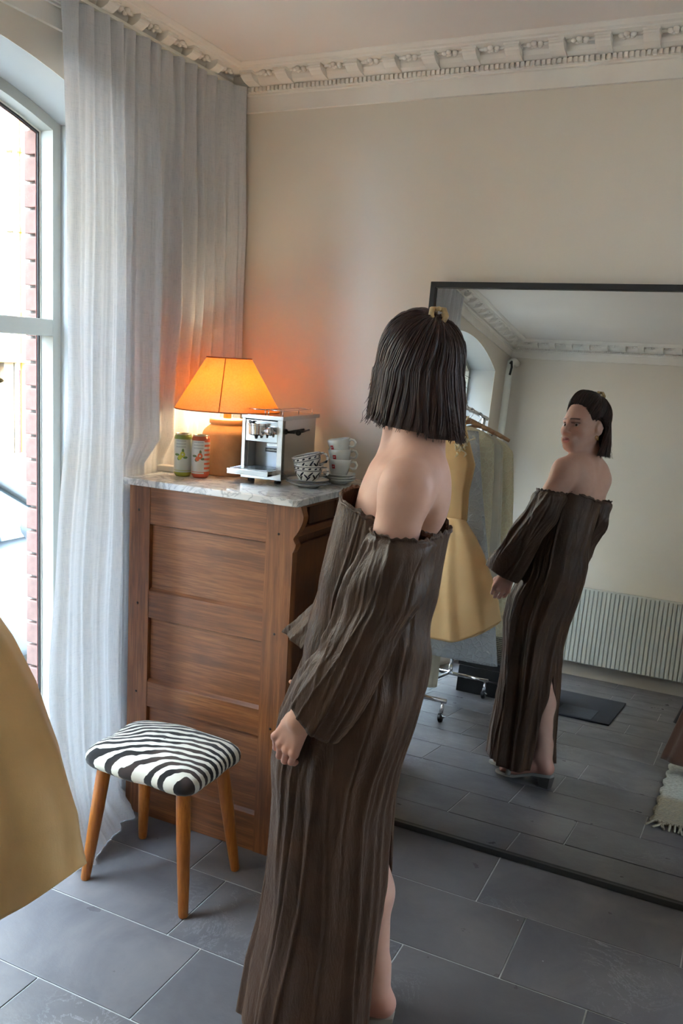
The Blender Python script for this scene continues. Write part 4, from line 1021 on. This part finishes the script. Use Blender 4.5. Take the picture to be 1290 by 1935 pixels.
# ---- frames
HC = np.array([-.685, 1.798, 1.585]); hf = nz((-.545, .838, -.03)); hu = nz(np.array([0, 0, 1.])-hf*(-.03)); hr = np.cross(hf, hu)
def HD(r, f, u): return HC+hr*r+hf*f+hu*u
HA = [hr, hf, hu]
tl = nz((.357, -.934, 0)); tf = nz((-.934, -.357, 0)); TA = [tl, tf, (0, 0, 1)]
def T(x, y, z, lat=0, fwd=0): return np.array([x, y, z])+tl*lat+tf*fwd
SL, SR = np.array([-.622, 1.610, 1.370]), np.array([-.722, 1.900, 1.366])
EL, WL = np.array([-.650, 1.570, 1.090]), np.array([-.802, 1.548, .850])
ER, WR = np.array([-.822, 1.925, 1.100]), np.array([-.900, 1.890, .895])
def hand(F, W, d, lat, nb):
    d, lat, nb = nz(d), nz(lat), nz(nb); W = np.array(W)
    F.cone(W-d*.06, W, .025, .0225, .02)
    for i, o in enumerate((-.0310, -.0105, .0105, .0300)):
        b = W+d*.012+lat*o*.55; kn = W+d*(.080-(.004, 0, .004, .012)[i])+lat*o
        F.cone(b, kn, .0145, .0098, .010); F.cone(kn+nb*.0022, kn+d*.003+nb*.001, .0102, .0094, .005)
        L = (.95, 1.03, .96, .78)[i]; p = kn
        bend = (26, 70, 112)
        for j, (l, r0, r1) in enumerate(((.041, .0089, .0079), (.026, .0083, .0072), (.021, .0072, .0056))):
            a = math.radians(bend[j]-i*3); q = p+(d*math.cos(a)-nb*math.sin(a)+lat*(.10-.06*i)*(1-j*.3))*l*L
            F.cone(p, q, r0*(1 if i < 3 else .88), r1*(1 if i < 3 else .88), .002); p = q
    t0 = W+d*.018-lat*.018-nb*.006; t1 = W+d*.048-lat*.036-nb*.020; t2 = W+d*.078-lat*.030-nb*.034; t3 = t2+d*.022+lat*.012-nb*.012
    F.cone(t0, t1, .0165, .0125, .014); F.cone(t1, t2, .0115, .0098, .006); F.cone(t2, t3, .0098, .0072, .004)
dL = nz((-.45, .05, -.89)); latL = nz((.80, -.25, -.42)); nbL = nz(np.cross(dL, latL))
dR = nz((-.34, -.14, -.93)); latR = nz(np.array((.86, -.30, -.27))-dR*np.dot((.86, -.30, -.27), dR)); nbR = -nz(np.cross(dR, latR))
fe = nz((-.972, -.232, 0)); fs = np.array([fe[1], -fe[0], 0])   # foot direction and its left-right axis
def foot(F, ank):
    a = np.array(ank, float); heel = a+fe*-.022+np.array([0, 0, -.045])
    F.cone(a+np.array([0, 0, .05]), a, .034, .033, .02); F.cone(a, heel, .032, .028, .02)
    ball = np.array([heel[0], heel[1], 0])+fe*.165+np.array([0, 0, .034])
    F.cone(heel, ball+fe*-.03, .027, .022, .025); F.cone(a+fe*.02, ball+fe*-.02+np.array([0, 0, .008]), .030, .018, .03)
    for w in (-.022, 0, .022): F.cone(heel+fe*.06+fs*w*.5, ball+fs*w, .018, .0165, .02)
    for i in range(5):
        w = (-.030, -.013, .002, .016, .029)[i]; L = (.052, .046, .040, .032, .024)[i]; r = (.0105, .0085, .008, .0078, .0072)[i]
        p = ball+fs*w+fe*.008+np.array([0, 0, -.006]); F.cone(p, p+fe*L*.6+np.array([0, 0, .002]), r+.002, r, .008); F.cone(p+fe*L*.6, p+fe*L+np.array([0, 0, -.005]), r, r*.9, .004)
    return heel, ball
AR, AL = np.array([-.672, 1.762, .128]), np.array([-.735, 1.640, .128])
def body(F):
    F.ell((-.700, 1.752, 1.255), (.126, .088, .175), .03, TA); F.ell((-.712, 1.752, 1.08), (.108, .082, .16), .05, TA); F.ell((-.752, 1.735, .93), (.118, .095, .14), .05, TA)
    for s in (-1, 1):
        F.ell(T(-.678, 1.755, 1.345, s*.064, -.057), (.064, .040, .085), .05, TA); F.ell(T(-.70, 1.752, 1.230, s*.064, .052), (.056, .048, .055), .03, TA)
    F.cone(T(-.678, 1.763, 1.393, .02, -.012), SL+np.array([.006, .02, .005]), .050, .043, .04); F.cone(T(-.678, 1.763, 1.393, -.02, -.012), SR+np.array([.0, -.02, .005]), .050, .043, .04)
    F.cone((-.678, 1.766, 1.375), HD(0, -.018, -.075), .049, .044, .03)
    F.cone(HD(.0, -.040, -.06), T(-.678, 1.766, 1.40, 0, -.03), .036, .038, .03)
    F.cone(T(-.678, 1.766, 1.462, .02, -.022), T(-.678, 1.763, 1.405, .105, -.015), .034, .030, .045); F.cone(T(-.678, 1.766, 1.462, -.02, -.022), T(-.678, 1.763, 1.405, -.105, -.015), .034, .030, .045)
    F.cone(HD(.052, -.010, -.060), T(-.678, 1.766, 1.385, -.012, .058), .013, .011, .02); F.cone(HD(-.052, -.010, -.060), T(-.678, 1.766, 1.385, .012, .058), .013, .011, .02)
    F.cone(T(-.678, 1.766, 1.380, .012, .062), SL+np.array([-.022, 0, .026]), .011, .010, .025); F.cone(T(-.678, 1.766, 1.380, -.012, .062), SR+np.array([-.022, 0, .026]), .011, .010, .025)
    for S, E, W in ((SL, EL, WL), (SR, ER, WR)):
        F.ell(S+np.array([0, 0, -.012]), (.053, .052, .062), .03); m = S*.45+E*.55
        F.cone(S+np.array([0, 0, -.02]), m, .049, .046, .02); F.cone(m, E, .044, .034, .02); F.cone(E, E*.65+W*.35, .034, .033, .02); F.cone(E*.65+W*.35, W, .033, .0235, .02)
    for hip, kn, an in ((T(-.760, 1.728, .86, -.055), np.array([-.742, 1.785, .50]), AR), (T(-.760, 1.728, .86, .055), np.array([-.790, 1.655, .50]), AL)):
        F.cone(hip, kn, .064, .050, .04); F.cone(kn, kn*.62+an*.38+np.array([.016, 0, 0]), .052, .050, .03); F.cone(kn*.62+an*.38+np.array([.012, 0, 0]), an+np.array([0, 0, .03]), .049, .033, .03)
def head(F):
    F.ell(HD(0, -.012, .022), (.0735, .0925, .090), .02, HA); F.ell(HD(0, .018, -.022), (.0615, .072, .085), .03, HA)
    F.ell(HD(0, .030, -.078), (.0475, .052, .042), .03, HA); F.ell(HD(0, .068, -.106), (.019, .017, .016), .026, HA)
    for s in (-1, 1):
        F.cone(HD(s*.056, .002, -.060), HD(s*.020, .066, -.107), .013, .011, .026)                # jaw line
        F.ell(HD(s*.044, .057, -.040), (.021, .022, .020), .022, HA)                               # cheek bone
        F.cone(HD(s*.012, .0865, .006), HD(s*.046, .068, .006), .0085, .008, .014)                 # brow
        F.ell(HD(s*.031, .0930, -.0175), (.0175, .0190, .0125), .008, HA, True)                     # eye socket
        F.cone(HD(s*.018, .0800, -.0085), HD(s*.032, .0825, -.0065), .0030, .0034, .003); F.cone(HD(s*.032, .0825, -.0065), HD(s*.046, .0690, -.0110), .0034, .0030, .003)           # upper lid
        F.cone(HD(s*.018, .0780, -.0250), HD(s*.032, .0800, -.0285), .0030, .0034, .005); F.cone(HD(s*.032, .0800, -.0285), HD(s*.046, .0680, -.0240), .0034, .0030, .005)           # lower lid
        F.ell(HD(s*.0125, .0985, -.0555), (.0080, .0100, .0070), .006, HA)                         # nose wing
        F.ell(HD(s*.0065, .1020, -.0625), (.0036, .005, .003), .003, HA, True)
        F.ell(HD(s*.025, .080, -.080), (.010, .010, .012), .02, HA)                                # mouth corner mass
    F.cone(HD(0, .0865, -.004), HD(0, .1085, -.050), .0075, .0095, .012); F.ell(HD(0, .1095, -.0545), (.0090, .0085, .0080), .008, HA)
    F.ell(HD(0, .086, -.078), (.024, .012, .018), .02, HA)
    for s in (-1, 1):
        F.cone(HD(0, .0985, -.0765), HD(s*.0205, .0865, -.0795), .0052, .0030, .004)
    F.cone(HD(-.014, .0915, -.0905), HD(.014, .0915, -.0905), .0064, .0064, .006)
    F.cone(HD(-.013, .0995, -.0832), HD(.013, .0995, -.0832), .0026, .0026, .002, True)
    for s in (-1, 1):                                                                              # ears
        e = HD(s*.078, -.012, -.022)
        F.ell(e, (.0100, .0165, .0295), .007, [nz(hr*s+hf*.35), nz(hf-hr*s*.35), hu]); F.ell(e+hr*s*.011+hf*.004, (.0062, .0085, .0170), .004, [nz(hr*s+hf*.35), nz(hf-hr*s*.35), hu], True)
        F.ell(HD(s*.072, -.004, -.050), (.006, .009, .010), .006, HA)
blocks = []
F = Field((-1.02, 1.44, .0), (-.46, 2.06, 1.500), .0062); body(F); head(F); hand(F, WL, dL, latL, nbL); hand(F, WR, dR, latR, nbR); foot(F, AR); foot(F, AL); blocks.append(F.mesh())
F = Field(HC-np.array([.135, .135, .105])-np.array([0, 0, .02]), HC+np.array([.135, .135, .13]), .0021); body(F); head(F); blocks.append(F.mesh())
F = Field(WL+np.array([-.12, -.07, -.135]), WL+np.array([.06, .08, .012]), .0017); body(F); hand(F, WL, dL, latL, nbL); blocks.append(F.mesh())
F = Field(WR+np.array([-.12, -.09, -.135]), WR+np.array([.06, .08, .012]), .0020); body(F); hand(F, WR, dR, latR, nbR); blocks.append(F.mesh())
feet = []
for an in (AR, AL):
    F = Field((an[0]-.28, an[1]-.12, .0), (an[0]+.08, an[1]+.10, .166), .0028); body(F); feet.append(foot(F, an)); blocks.append(F.mesh())
# trim the coarse block where a fine one takes over
def inside(p, lo, hi): return np.all((p > lo) & (p < hi), axis=1)
V0, F0 = blocks[0]; cen = V0[F0].mean(1)
kill = (cen[:, 2] > HC[2]-.118) & (np.linalg.norm(cen[:, :2]-HC[:2], axis=1) < .125)
kill |= inside(cen, WL+np.array([-.12, -.07, -.135]), WL+np.array([.06, .08, -.002])) | inside(cen, WR+np.array([-.12, -.09, -.135]), WR+np.array([.06, .08, -.002]))
for an in (AR, AL): kill |= inside(cen, np.array((an[0]-.28, an[1]-.12, -.1)), np.array((an[0]+.08, an[1]+.10, .152)))
blocks[0] = (V0, F0[~kill])
V = np.concatenate([b[0] for b in blocks]); off = np.cumsum([0]+[len(b[0]) for b in blocks[:-1]]); FQ = np.concatenate([b[1]+o for b, o in zip(blocks, off)])
used = np.unique(FQ); remap = -np.ones(len(V), int); remap[used] = np.arange(len(used)); V = V[used]; FQ = remap[FQ]
# light smoothing
for _ in range(1):
    acc = np.zeros_like(V); cnt = np.zeros(len(V))
    for a in range(4):
        for b in (1, 3): np.add.at(acc, FQ[:, a], V[FQ[:, (a+b) % 4]]); np.add.at(cnt, FQ[:, a], 1)
    V = V*.6+.4*acc/np.maximum(cnt, 1)[:, None]
me = bpy.data.meshes.new('person'); me.vertices.add(len(V)); me.vertices.foreach_set('co', V.ravel())
me.loops.add(len(FQ)*4); me.loops.foreach_set('vertex_index', FQ.ravel().astype(np.int32)); me.polygons.add(len(FQ))
me.polygons.foreach_set('loop_start', np.arange(0, len(FQ)*4, 4, dtype=np.int32)); me.update(calc_edges=True); me.validate()
me.polygons.foreach_set('use_smooth', [True]*len(me.polygons))
# skin colours: brows, lips, slightly ruddy cheeks, knuckles and heel
L = np.stack([(V-HC) @ hr, (V-HC) @ hf, (V-HC) @ hu], 1); col = np.tile(np.array(C(226, 178, 156)[:3]), (len(V), 1))
def blend(mask, c):
    global col
    m = np.clip(mask, 0, 1)[:, None]; col = col*(1-m)+np.array(c[:3])*m
isface = (L[:, 1] > .03)
def gs(cx, cy, cz, sx, sy, sz): return np.exp(-((L[:, 0]-cx)/sx)**2-((L[:, 1]-cy)/sy)**2-((L[:, 2]-cz)/sz)**2)
for s in (-1, 1):
    blend(gs(s*.042, .06, -.050, .026, .03, .024)*.10, C(230, 160, 144))
    bl = np.clip(1-np.abs(L[:, 2]-(.0085-.10*(np.abs(L[:, 0]*s-.032))**1.0*.6))/.0042, 0, 1)*((L[:, 0]*s > .011) & (L[:, 0]*s < .050) & isface)
    blend(bl*1.6, C(70, 48, 40))
    blend(((np.abs(L[:, 0]*s-.031) < .017) & (np.abs(L[:, 2]+.0085) < .0030) & (L[:, 1] > .066))*.7, C(70, 46, 40))
blend(gs(0, .105, -.055, .014, .02, .010)*.5, C(214, 140, 122))
lip = ((L[:, 0]/.0215)**2+((L[:, 2]+.0838)/.0115)**2 < 1) & (L[:, 1] > .083)
blend(lip*.85, C(190, 104, 100)); blend(((np.abs(L[:, 0]) < .015) & (np.abs(L[:, 2]+.0832) < .0022) & (L[:, 1] > .085) & (L[:, 1] < .0975))*1.0, C(90, 40, 40))
for W in (WL, WR): blend(np.clip((.075-np.abs(np.linalg.norm(V-W, axis=1)-.095))/.075, 0, 1)*.55*(np.linalg.norm(V-W, axis=1) < .16), C(208, 138, 126))
blend((V[:, 2] < .16)*np.clip((.16-V[:, 2])/.08, 0, 1)*.5, C(206, 132, 116))
at = me.color_attributes.new('skin', 'FLOAT_COLOR', 'POINT'); at.data.foreach_set('color', np.concatenate([col, np.ones((len(V), 1))], 1).ravel())
def skin():
    t = NT('fair_skin'); a = t.n.new('ShaderNodeVertexColor'); a.layer_name = 'skin'; v = t.coord()
    c = t.mix(t.ramp(t.noise(v, 40, 4), [(.4, (0,0,0,1)), (.75, (.22,.22,.22,1))]), a.outputs[0], C(206, 142, 124))
    return t.bsdf(c, .48, 0, t.bump(t.noise(v, 500, 2), .05, .001), .4, **{'Sheen Weight': .08})
me.materials.append(skin())
person = link('person', me); tag(person, 'person in an off-shoulder brown dress looking over one shoulder into the mirror', 'person')
# ---------------------------------------------------------------- eyes
def eye_mat():
    t = NT('eye'); v = t.coord(); s = t.n.new('ShaderNodeSeparateXYZ'); t.t.links.new(v, s.inputs[0])
    r = t.math('SQRT', t.math('ADD', t.math('MULTIPLY', s.outputs[0], s.outputs[0]), t.math('MULTIPLY', s.outputs[1], s.outputs[1])))
    return t.bsdf(t.ramp(t.math('MULTIPLY', r, 100), [(0, C(8, 6, 6)), (.24, C(12, 9, 8)), (.27, C(70, 52, 40)), (.52, C(52, 38, 30)), (.58, C(206, 196, 188))]), .08)
M_eye = eye_mat(); gz = nz(hf*.95+hr*.30)
for s in (-1, 1):
    o = MB().ball((0, 0, 0), .0125, 18).build('eye', M_eye, person, True)
    o.rotation_euler = Vector(gz).to_track_quat('Z', 'Y').to_euler(); o.location = HD(s*.0315, .0705, -.0175)
# ---------------------------------------------------------------- hair
CLIP = nz(np.array([.024/.095, -.045/.112, .112/.113])); HO = np.array([0, -.012, .018]); HRAD = np.array([.0925, .1125, .1145])
def slerp(a, b, t):
    w = math.acos(max(-1, min(1, float(a @ b)))); 
    return a if w < 1e-5 else (math.sin((1-t)*w)*a+math.sin(t*w)*b)/math.sin(w)
def hairline(a):    # azimuth in degrees, 0 = forward, + = person's right ; returns end elevation and hanging length
    A = abs(a)
    if a > 0: return float(np.interp(A, [0, 25, 42, 54, 64, 76, 88, 104, 180], [34, 32, 25, 10, -6, -8, 2, -10, -6])), float(np.interp(A, [102, 107, 114, 180], [0, .05, .138, .134]))
    return float(np.interp(A, [0, 25, 42, 54, 66, 80, 180], [34, 32, 25, 10, -4, -2, -5])), float(np.interp(A, [74, 80, 90, 180], [0, .04, .110, .128]))
def hair_point(a, t, lift=0.0, vol=1.0):
    e, hang = hairline(a); ca = math.cos(math.radians(e)); d1 = np.array([math.sin(math.radians(a))*ca, math.cos(math.radians(a))*ca, math.sin(math.radians(e))])
    arc = .17; tot = arc+hang; s = t*tot
    up = HRAD*np.array([1, 1, 1])
    if s <= arc:
        q = s/arc; d = slerp(CLIP, d1, q)
        m_ = min(1, hang/.08); k = 1+(.045+.02*(1-m_))*math.sin(math.pi*min(1, q*1.1))*1.0-(1-m_)*.165*max(0, (q-.5)/.5)**1.6+m_*.0
        return HO+d*(up+lift)*k
    q = s-arc; w = q/.16
    drift = 46*max(0, w-.10)**1.2*max(0, min(1, (170-abs(a))/50))
    aa = a-drift if a > 0 else a+drift*.35
    k = 1.03
    fl = k+.13*w**.8-.16*max(0, w-.86)
    if -140 < a < -70: fl += .55*max(0, w-.66)**1.5
    dd = np.array([math.sin(math.radians(aa)), math.cos(math.radians(aa)), 0])
    R = HRAD*np.array([fl, k*.985+.03*w+.07*math.sin(math.pi*min(1, w)), 0])+lift
    return HO+dd*R*np.array([ca, ca, 0])+np.array([0, 0, -q+d1[2]*HRAD[2]])
NA, NTT = 150, 34; HV = []; az = np.linspace(-180, 180, NA, endpoint=False); rh = np.random.default_rng(21)
lump = ridges(np.arange(NA)/NA, 34, 8, (.006, .016))
for j in range(NTT):
    for i in range(NA):
        p = hair_point(az[i], .02+.98*j/(NTT-1), -.004+.0028*lump[i]*min(1, j/8))
        HV.append(HD(*p))
hair = mk('hair', HV, grid_faces(NA, NTT, True), None, person, True)
def hairmat():
    t = NT('dark_brown_hair'); v = t.coord((90, 90, 6)); n = t.noise(v, 1, 3)
    return t.bsdf(t.ramp(n, [(.3, C(38, 22, 19)), (.55, C(58, 35, 29)), (.8, C(90, 58, 46))]), .38, 0, t.bump(n, .5, .004), .42)
M_hair = hairmat(); hair.data.materials.append(M_hair); solid(hair, .007, -1)
m = MB()
for i in range(1250):
    a = rh.uniform(-180, 180)
    if abs(a) < 75 and rh.random() < .3: continue
    t0 = rh.uniform(.03, .5); ck = round(a/8)*8; cl = math.sin(ck*3.1)*.5+math.sin(ck*1.7)*.5
    t1 = (1.0+.022*cl+rh.normal()*.012) if abs(a) > 76 else rh.uniform(.93, 1.0)
    lf = abs(rh.normal())*.0024+.0004; P = []; ph = ck*.9; wv = 1.6+rh.random()
    for j in range(15):
        q = j/14; t = t0+(t1-t0)*q
        aa = a+(ck-a)*.55*q**1.5+wv*math.sin(6*q+ph)*q+rh.normal()*.15
        P.append(HD(*hair_point(aa, t, lf*(1-.4*q)-.0015+.0030*cl*math.sin(math.pi*q)+(abs(rh.normal())*.003 if j == 14 else 0))))
    m.tube(P, [.0004]+[.0013+.0006*rh.random()]*12+[.0010, .0003], 5, caps=False)
st_ = m.build('hair_strands', M_hair, hair, True, fix=False); st_['kind'] = 'stuff'
m = MB()
for i in range(46):    # loose flyaway hairs at the ends
    a = rh.choice([rh.uniform(100, 180), rh.uniform(-180, -70)]); P = []
    for j in range(8):
        t = .55+.47*j/7; P.append(HD(*hair_point(a+rh.normal()*.6, t, .002+.010*(j/7)**2*abs(rh.normal()))))
    m.tube(P, [.0004]*8, 4, caps=False)
q = m.build('loose_hairs', M_hair, hair, True, fix=False); q['kind'] = 'stuff'
# claw clip
M_clip = plain('horn_clip', C(190, 160, 112), .3, var=.2, scale=60)
cpw = HD(.024, -.050, .131); clip_o = bpy.data.objects.new('hair_clip', None); COL.objects.link(clip_o); clip_o.parent = person
for s in (-1, 1):
    P = [cpw+hr*(.003*s)+hu*.009, cpw+hr*(.013*s)+hu*.007-hf*.004, cpw+hr*(.016*s)-hu*.006-hf*.012, cpw+hr*(.009*s)-hu*.024-hf*.022]
    MB().tube(P, [.0045, .0065, .0065, .003], 8).build('clip_jaw', M_clip, clip_o, True)
    for k in range(3):
        b = cpw+hr*(.014*s)+hf*(.012-.012*k); MB().tube([b, b-hu*.012+hr*(-.004*s), b-hu*.022+hr*(-.010*s)], [.003, .0025, .0012], 6).build('clip_tooth', M_clip, clip_o, True)
MB().tube([cpw+hf*.012+hu*.009, cpw-hf*.014+hu*.008], .005, 8).build('clip_hinge', M_clip, clip_o, True)
# earring and pendant chain
MB().tube([tuple(HD(.078, -.004, -.062)+hu*.009*math.cos(a)+hf*.009*math.sin(a)) for a in np.linspace(0, 2*math.pi, 21)[:-1]], .0013, 6, True).build('earring', plain('gold', C(212, 170, 96), .2, 1), person, True)

# ---------------------------------------------------------------- the dress
def folds(u, t, n, seed, w, slope=.05, wig=.012):
    """folds that wander, start and end along the cloth; u around (0..1), t down (0..1)"""
    r = np.random.default_rng(seed); out = np.zeros_like(u)
    for i in range(n):
        c = (i+r.uniform(-.4, .4))/n+r.normal()*slope*(t-.5)+wig*math.sin(r.uniform(2, 6)*t+r.uniform(0, 6)); ts, te = r.uniform(-.35, .55), r.uniform(.45, 1.5)
        env = 1/(1+math.exp(-(t-ts)/.05))*1/(1+math.exp((t-te)/.05)); a = r.uniform(.4, 1)*(1 if r.random() > .25 else -.7)*env
        w1 = r.uniform(*w); w2 = w1*r.choice([.45, 1, 2.2]); d = (u-c+.5) % 1-.5
        out += a*np.where(d < 0, np.exp(-(d/w1)**2), np.exp(-(d/w2)**2))
    return out
def sharp(u, n, seed):
    r = np.random.default_rng(seed); out = np.zeros_like(u)
    for i in range(n):
        c = (i+r.uniform(-.4, .4))/n; d = (u-c+.5) % 1-.5; w1, w2 = r.uniform(.004, .009), r.uniform(.012, .03)
        if r.random() < .5: w1, w2 = w2, w1
        out += r.uniform(.4, 1)*np.where(d < 0, np.exp(d/w1), np.exp(-d/w2))
    return out
def dress_mat():
    t = NT('brown_crinkled_taffeta'); v = t.coord(); w = t.coord((34, 34, 7))
    n1 = t.noise(w, 1, 5, .65, .8); n2 = t.noise(t.coord((140, 140, 40)), 1, 3, .6)
    c = t.ramp(t.noise(v, 9, 3), [(.3, C(64, 44, 32)), (.7, C(86, 60, 44))])
    h = t.math('ADD', n1, t.math('MULTIPLY', n2, .3))
    return t.bsdf(c, .42, 0, t.bump(h, .55, .012), .4, **{'Sheen Weight': .22, 'Sheen Roughness': .35, 'Sheen Tint': C(214, 172, 130)})
M_dress = dress_mat()
ZS = [1.335, 1.30, 1.24, 1.12, 1.0, .9, .8, .7, .6, .5, .4, .3, .2, .07]
CXv = [-.690, -.693, -.703, -.724, -.733, -.742, -.772, -.790, -.789, -.787, -.783, -.785, -.790, -.790]
AXv = [.117, .119, .121, .122, .124, .134, .144, .136, .122, .122, .124, .126, .134, .138]
BYv = [.126, .128, .130, .136, .146, .152, .152, .152, .154, .158, .162, .166, .176, .188]; CYv = [1.748, 1.747, 1.746, 1.744, 1.740, 1.736, 1.730, 1.728, 1.726, 1.722, 1.716, 1.705, 1.692, 1.68]
def zi(z, v): return np.interp(-z, [-q for q in ZS], v)
ND, NZ = 300, 130; SA = math.radians(27); DV = []
s_ = np.linspace(0, 1, ND)
for j in range(NZ):
    t = j/(NZ-1)
    g = np.interp(t, [0, .62, .66, .80, 1], [0, 0, .04, .30, .46])
    th = SA+g+s_*(2*np.pi-2*g)
    cx, sx = np.cos(th), np.sin(th)
    top = 1.297-.036*cx+.0022*np.sin(17*th+2*np.sin(3*th))+.0016*np.sin(31*th+1)
    hemz = .075+.012*np.sin(3*th+.5)+.0*cx
    z = top+(hemz-top)*t
    ccx, ax, by, cy = (zi(z, q) for q in (CXv, AXv, BYv, CYv))
    u = (th-SA)/(2*np.pi)
    amp = np.interp(t, [0, .02, .06, .2, .5, 1], [.007, .004, .006, .009, .012, .022])
    fd = folds(u, t, 16, 41, (.010, .022))*amp*1.15+folds(u, t, 34, 42, (.004, .010), .08)*np.interp(t, [0, .1, 1], [.004, .006, .008])
    fd += .018*t**2*np.exp(-((th-math.radians(205))/.28)**2)        # forward-swinging tail of the hem
    fd += .006*np.sin(34*z+3*th)*np.exp(-((z-1.02)/.12)**2)
    n_ = 2.25; k = (np.abs(cx)**n_+np.abs(sx)**n_)**(-1/n_)
    DV.append(np.stack([ccx+(ax+fd)*k*cx, cy+(by+fd)*k*sx, z], 1))
dress = mk('dress', np.concatenate(DV), grid_faces(ND, NZ), M_dress, person, True); solid(dress, .0022, 0)
dress['label'] = 'long off-shoulder brown crinkled dress with a back slit'
q = MB()
ring = DV[1]; q.tube([tuple(p+np.array([0, 0, .002])) for p in ring[::3]], .0042, 6, False); q.build('neckline_gather', M_dress, dress, True)
def sleeve(rings, seed, lab):
    """rings: centre, half width along u, half depth along v, u vector, v vector"""
    NU_, NR = 150, 60; ts = np.linspace(0, 1, len(rings)); a = np.linspace(0, 2*np.pi, NU_, endpoint=False); V = []
    Cn = np.array([r[0] for r in rings], float); hw = np.array([r[1] for r in rings]); hd = np.array([r[2] for r in rings]); U = np.array([nz(r[3]) for r in rings]); Vv = np.array([nz(r[4]) for r in rings])
    for j in range(NR):
        t = j/(NR-1); I = lambda A: np.array([np.interp(t, ts, A[:, k]) for k in range(A.shape[1])])
        c, uu, vv = I(Cn), nz(I(U)), nz(I(Vv)); w, d = np.interp(t, ts, hw), np.interp(t, ts, hd)
        un = a/(2*np.pi)
        amp = np.interp(t, [0, .04, .1, .3, 1], [.006, .003, .009, .010, .012])
        fd = folds(un, t, 13, seed, (.012, .030), .10)*amp*1.25+folds(un, t, 24, seed+1, (.005, .012), .15)*.0055+.006*np.sin(18*t+2*a+seed)*np.exp(-((t-.3)/.2)**2)
        gath = 1-.10*math.exp(-((t-.04)/.025)**2)
        ax_ = np.cross(uu, vv)
        ruf = (.0020*np.sin(11*a+2*np.sin(3*a))+.0016*np.sin(23*a+1))*math.exp(-t/.03)
        V.append(c+np.outer(np.cos(a)*(w*gath+fd), uu)+np.outer(np.sin(a)*(d*gath+fd), vv)+np.outer(ruf, (0, 0, 1)))
    o = mk('sleeve', np.concatenate(V), grid_faces(NU_, NR, True), M_dress, dress, True); solid(o, .002, 0)
    return o
Yv = (0, 1, 0)
sleeve([((-.618, 1.592, 1.278), .064, .060, (1, 0, -.06), Yv), ((-.622, 1.586, 1.235), .072, .064, (1, 0, .0), Yv), ((-.645, 1.572, 1.130), .078, .068, (.97, 0, .18), Yv),
        ((-.682, 1.565, 1.040), .080, .068, (.92, 0, .30), Yv), ((-.716, 1.552, .960), .076, .066, (.90, 0, -.05), Yv), ((-.758, 1.542, .872), .068, .060, (.78, .0, -.62), Yv)], 51, 'l')
sleeve([((-.758, 1.914, 1.275), .066, .064, (1, .15, -.06), (-.15, 1, 0)), ((-.772, 1.920, 1.225), .072, .070, (1, .1, .05), Yv), ((-.812, 1.928, 1.130), .084, .080, (.97, 0, .18), Yv),
        ((-.858, 1.918, 1.040), .090, .082, (.92, 0, .30), Yv), ((-.897, 1.896, .965), .090, .076, (.92, .1, .05), (-.1, 1, 0)), ((-.930, 1.876, .900), .086, .070, (.90, .35, -.40), (-.3, .9, 0))], 57, 'r')
# ---------------------------------------------------------------- sandals
M_sand = plain('pale_grey_leather', C(170, 166, 158), .5, var=.05)
M_heel = plain('dark_heel', C(92, 86, 80), .5)
for heel, ball in feet:
    sn = bpy.data.objects.new('sandal', None); COL.objects.link(sn); sn.parent = person
    sn['label'] = 'pale grey padded-strap sandal with block heel'
    path = [heel+fe*-.030, heel+fe*.0, heel+fe*.05, heel+fe*.10, ball+fe*-.03, ball, ball+fe*.045, ball+fe*.066]
    zs = [.056, .053, .046, .026, .012, .010, .010, .010]; ws = [.020, .030, .029, .030, .036, .040, .036, .018]; v = []
    for p, z, w in zip(path, zs, ws):
        for s, dz in ((-1, -.007), (1, -.007), (1, .005), (-1, .005)): v.append(np.array([p[0], p[1], z+dz])+fs*w*s)
    n = len(path); f = [(0, 1, 2, 3), (4*n-4, 4*n-1, 4*n-2, 4*n-3)]
    for i in range(n-1):
        for k in range(4): f.append((4*i+k, 4*i+(k+1) % 4, 4*i+4+(k+1) % 4, 4*i+4+k))
    o = MB().add([tuple(p) for p in v], f).build('sole', M_sand, sn, auto=50)
    hv = MB(); h0 = np.array([heel[0], heel[1], 0])
    q = []
    for z, w, l0, l1 in ((.001, .022, -.024, .016), (.047, .027, -.030, .026)):
        for s, l in ((-1, l0), (1, l0), (1, l1), (-1, l1)): q.append(tuple(h0+fe*l+fs*w*s+np.array([0, 0, z])))
    hv.add(q, [(0, 1, 2, 3), (4, 7, 6, 5), (0, 4, 5, 1), (1, 5, 6, 2), (2, 6, 7, 3), (3, 7, 4, 0)]).build('block_heel', M_heel, sn)
    b0 = np.array([ball[0], ball[1], 0])
    P = [tuple(b0+fe*-.008+fs*.043*math.cos(a)+np.array([0, 0, .012+.046*math.sin(a)])) for a in np.linspace(0, math.pi, 15)]
    MB().tube(P, .0115, 12).build('strap', M_sand, sn, True)
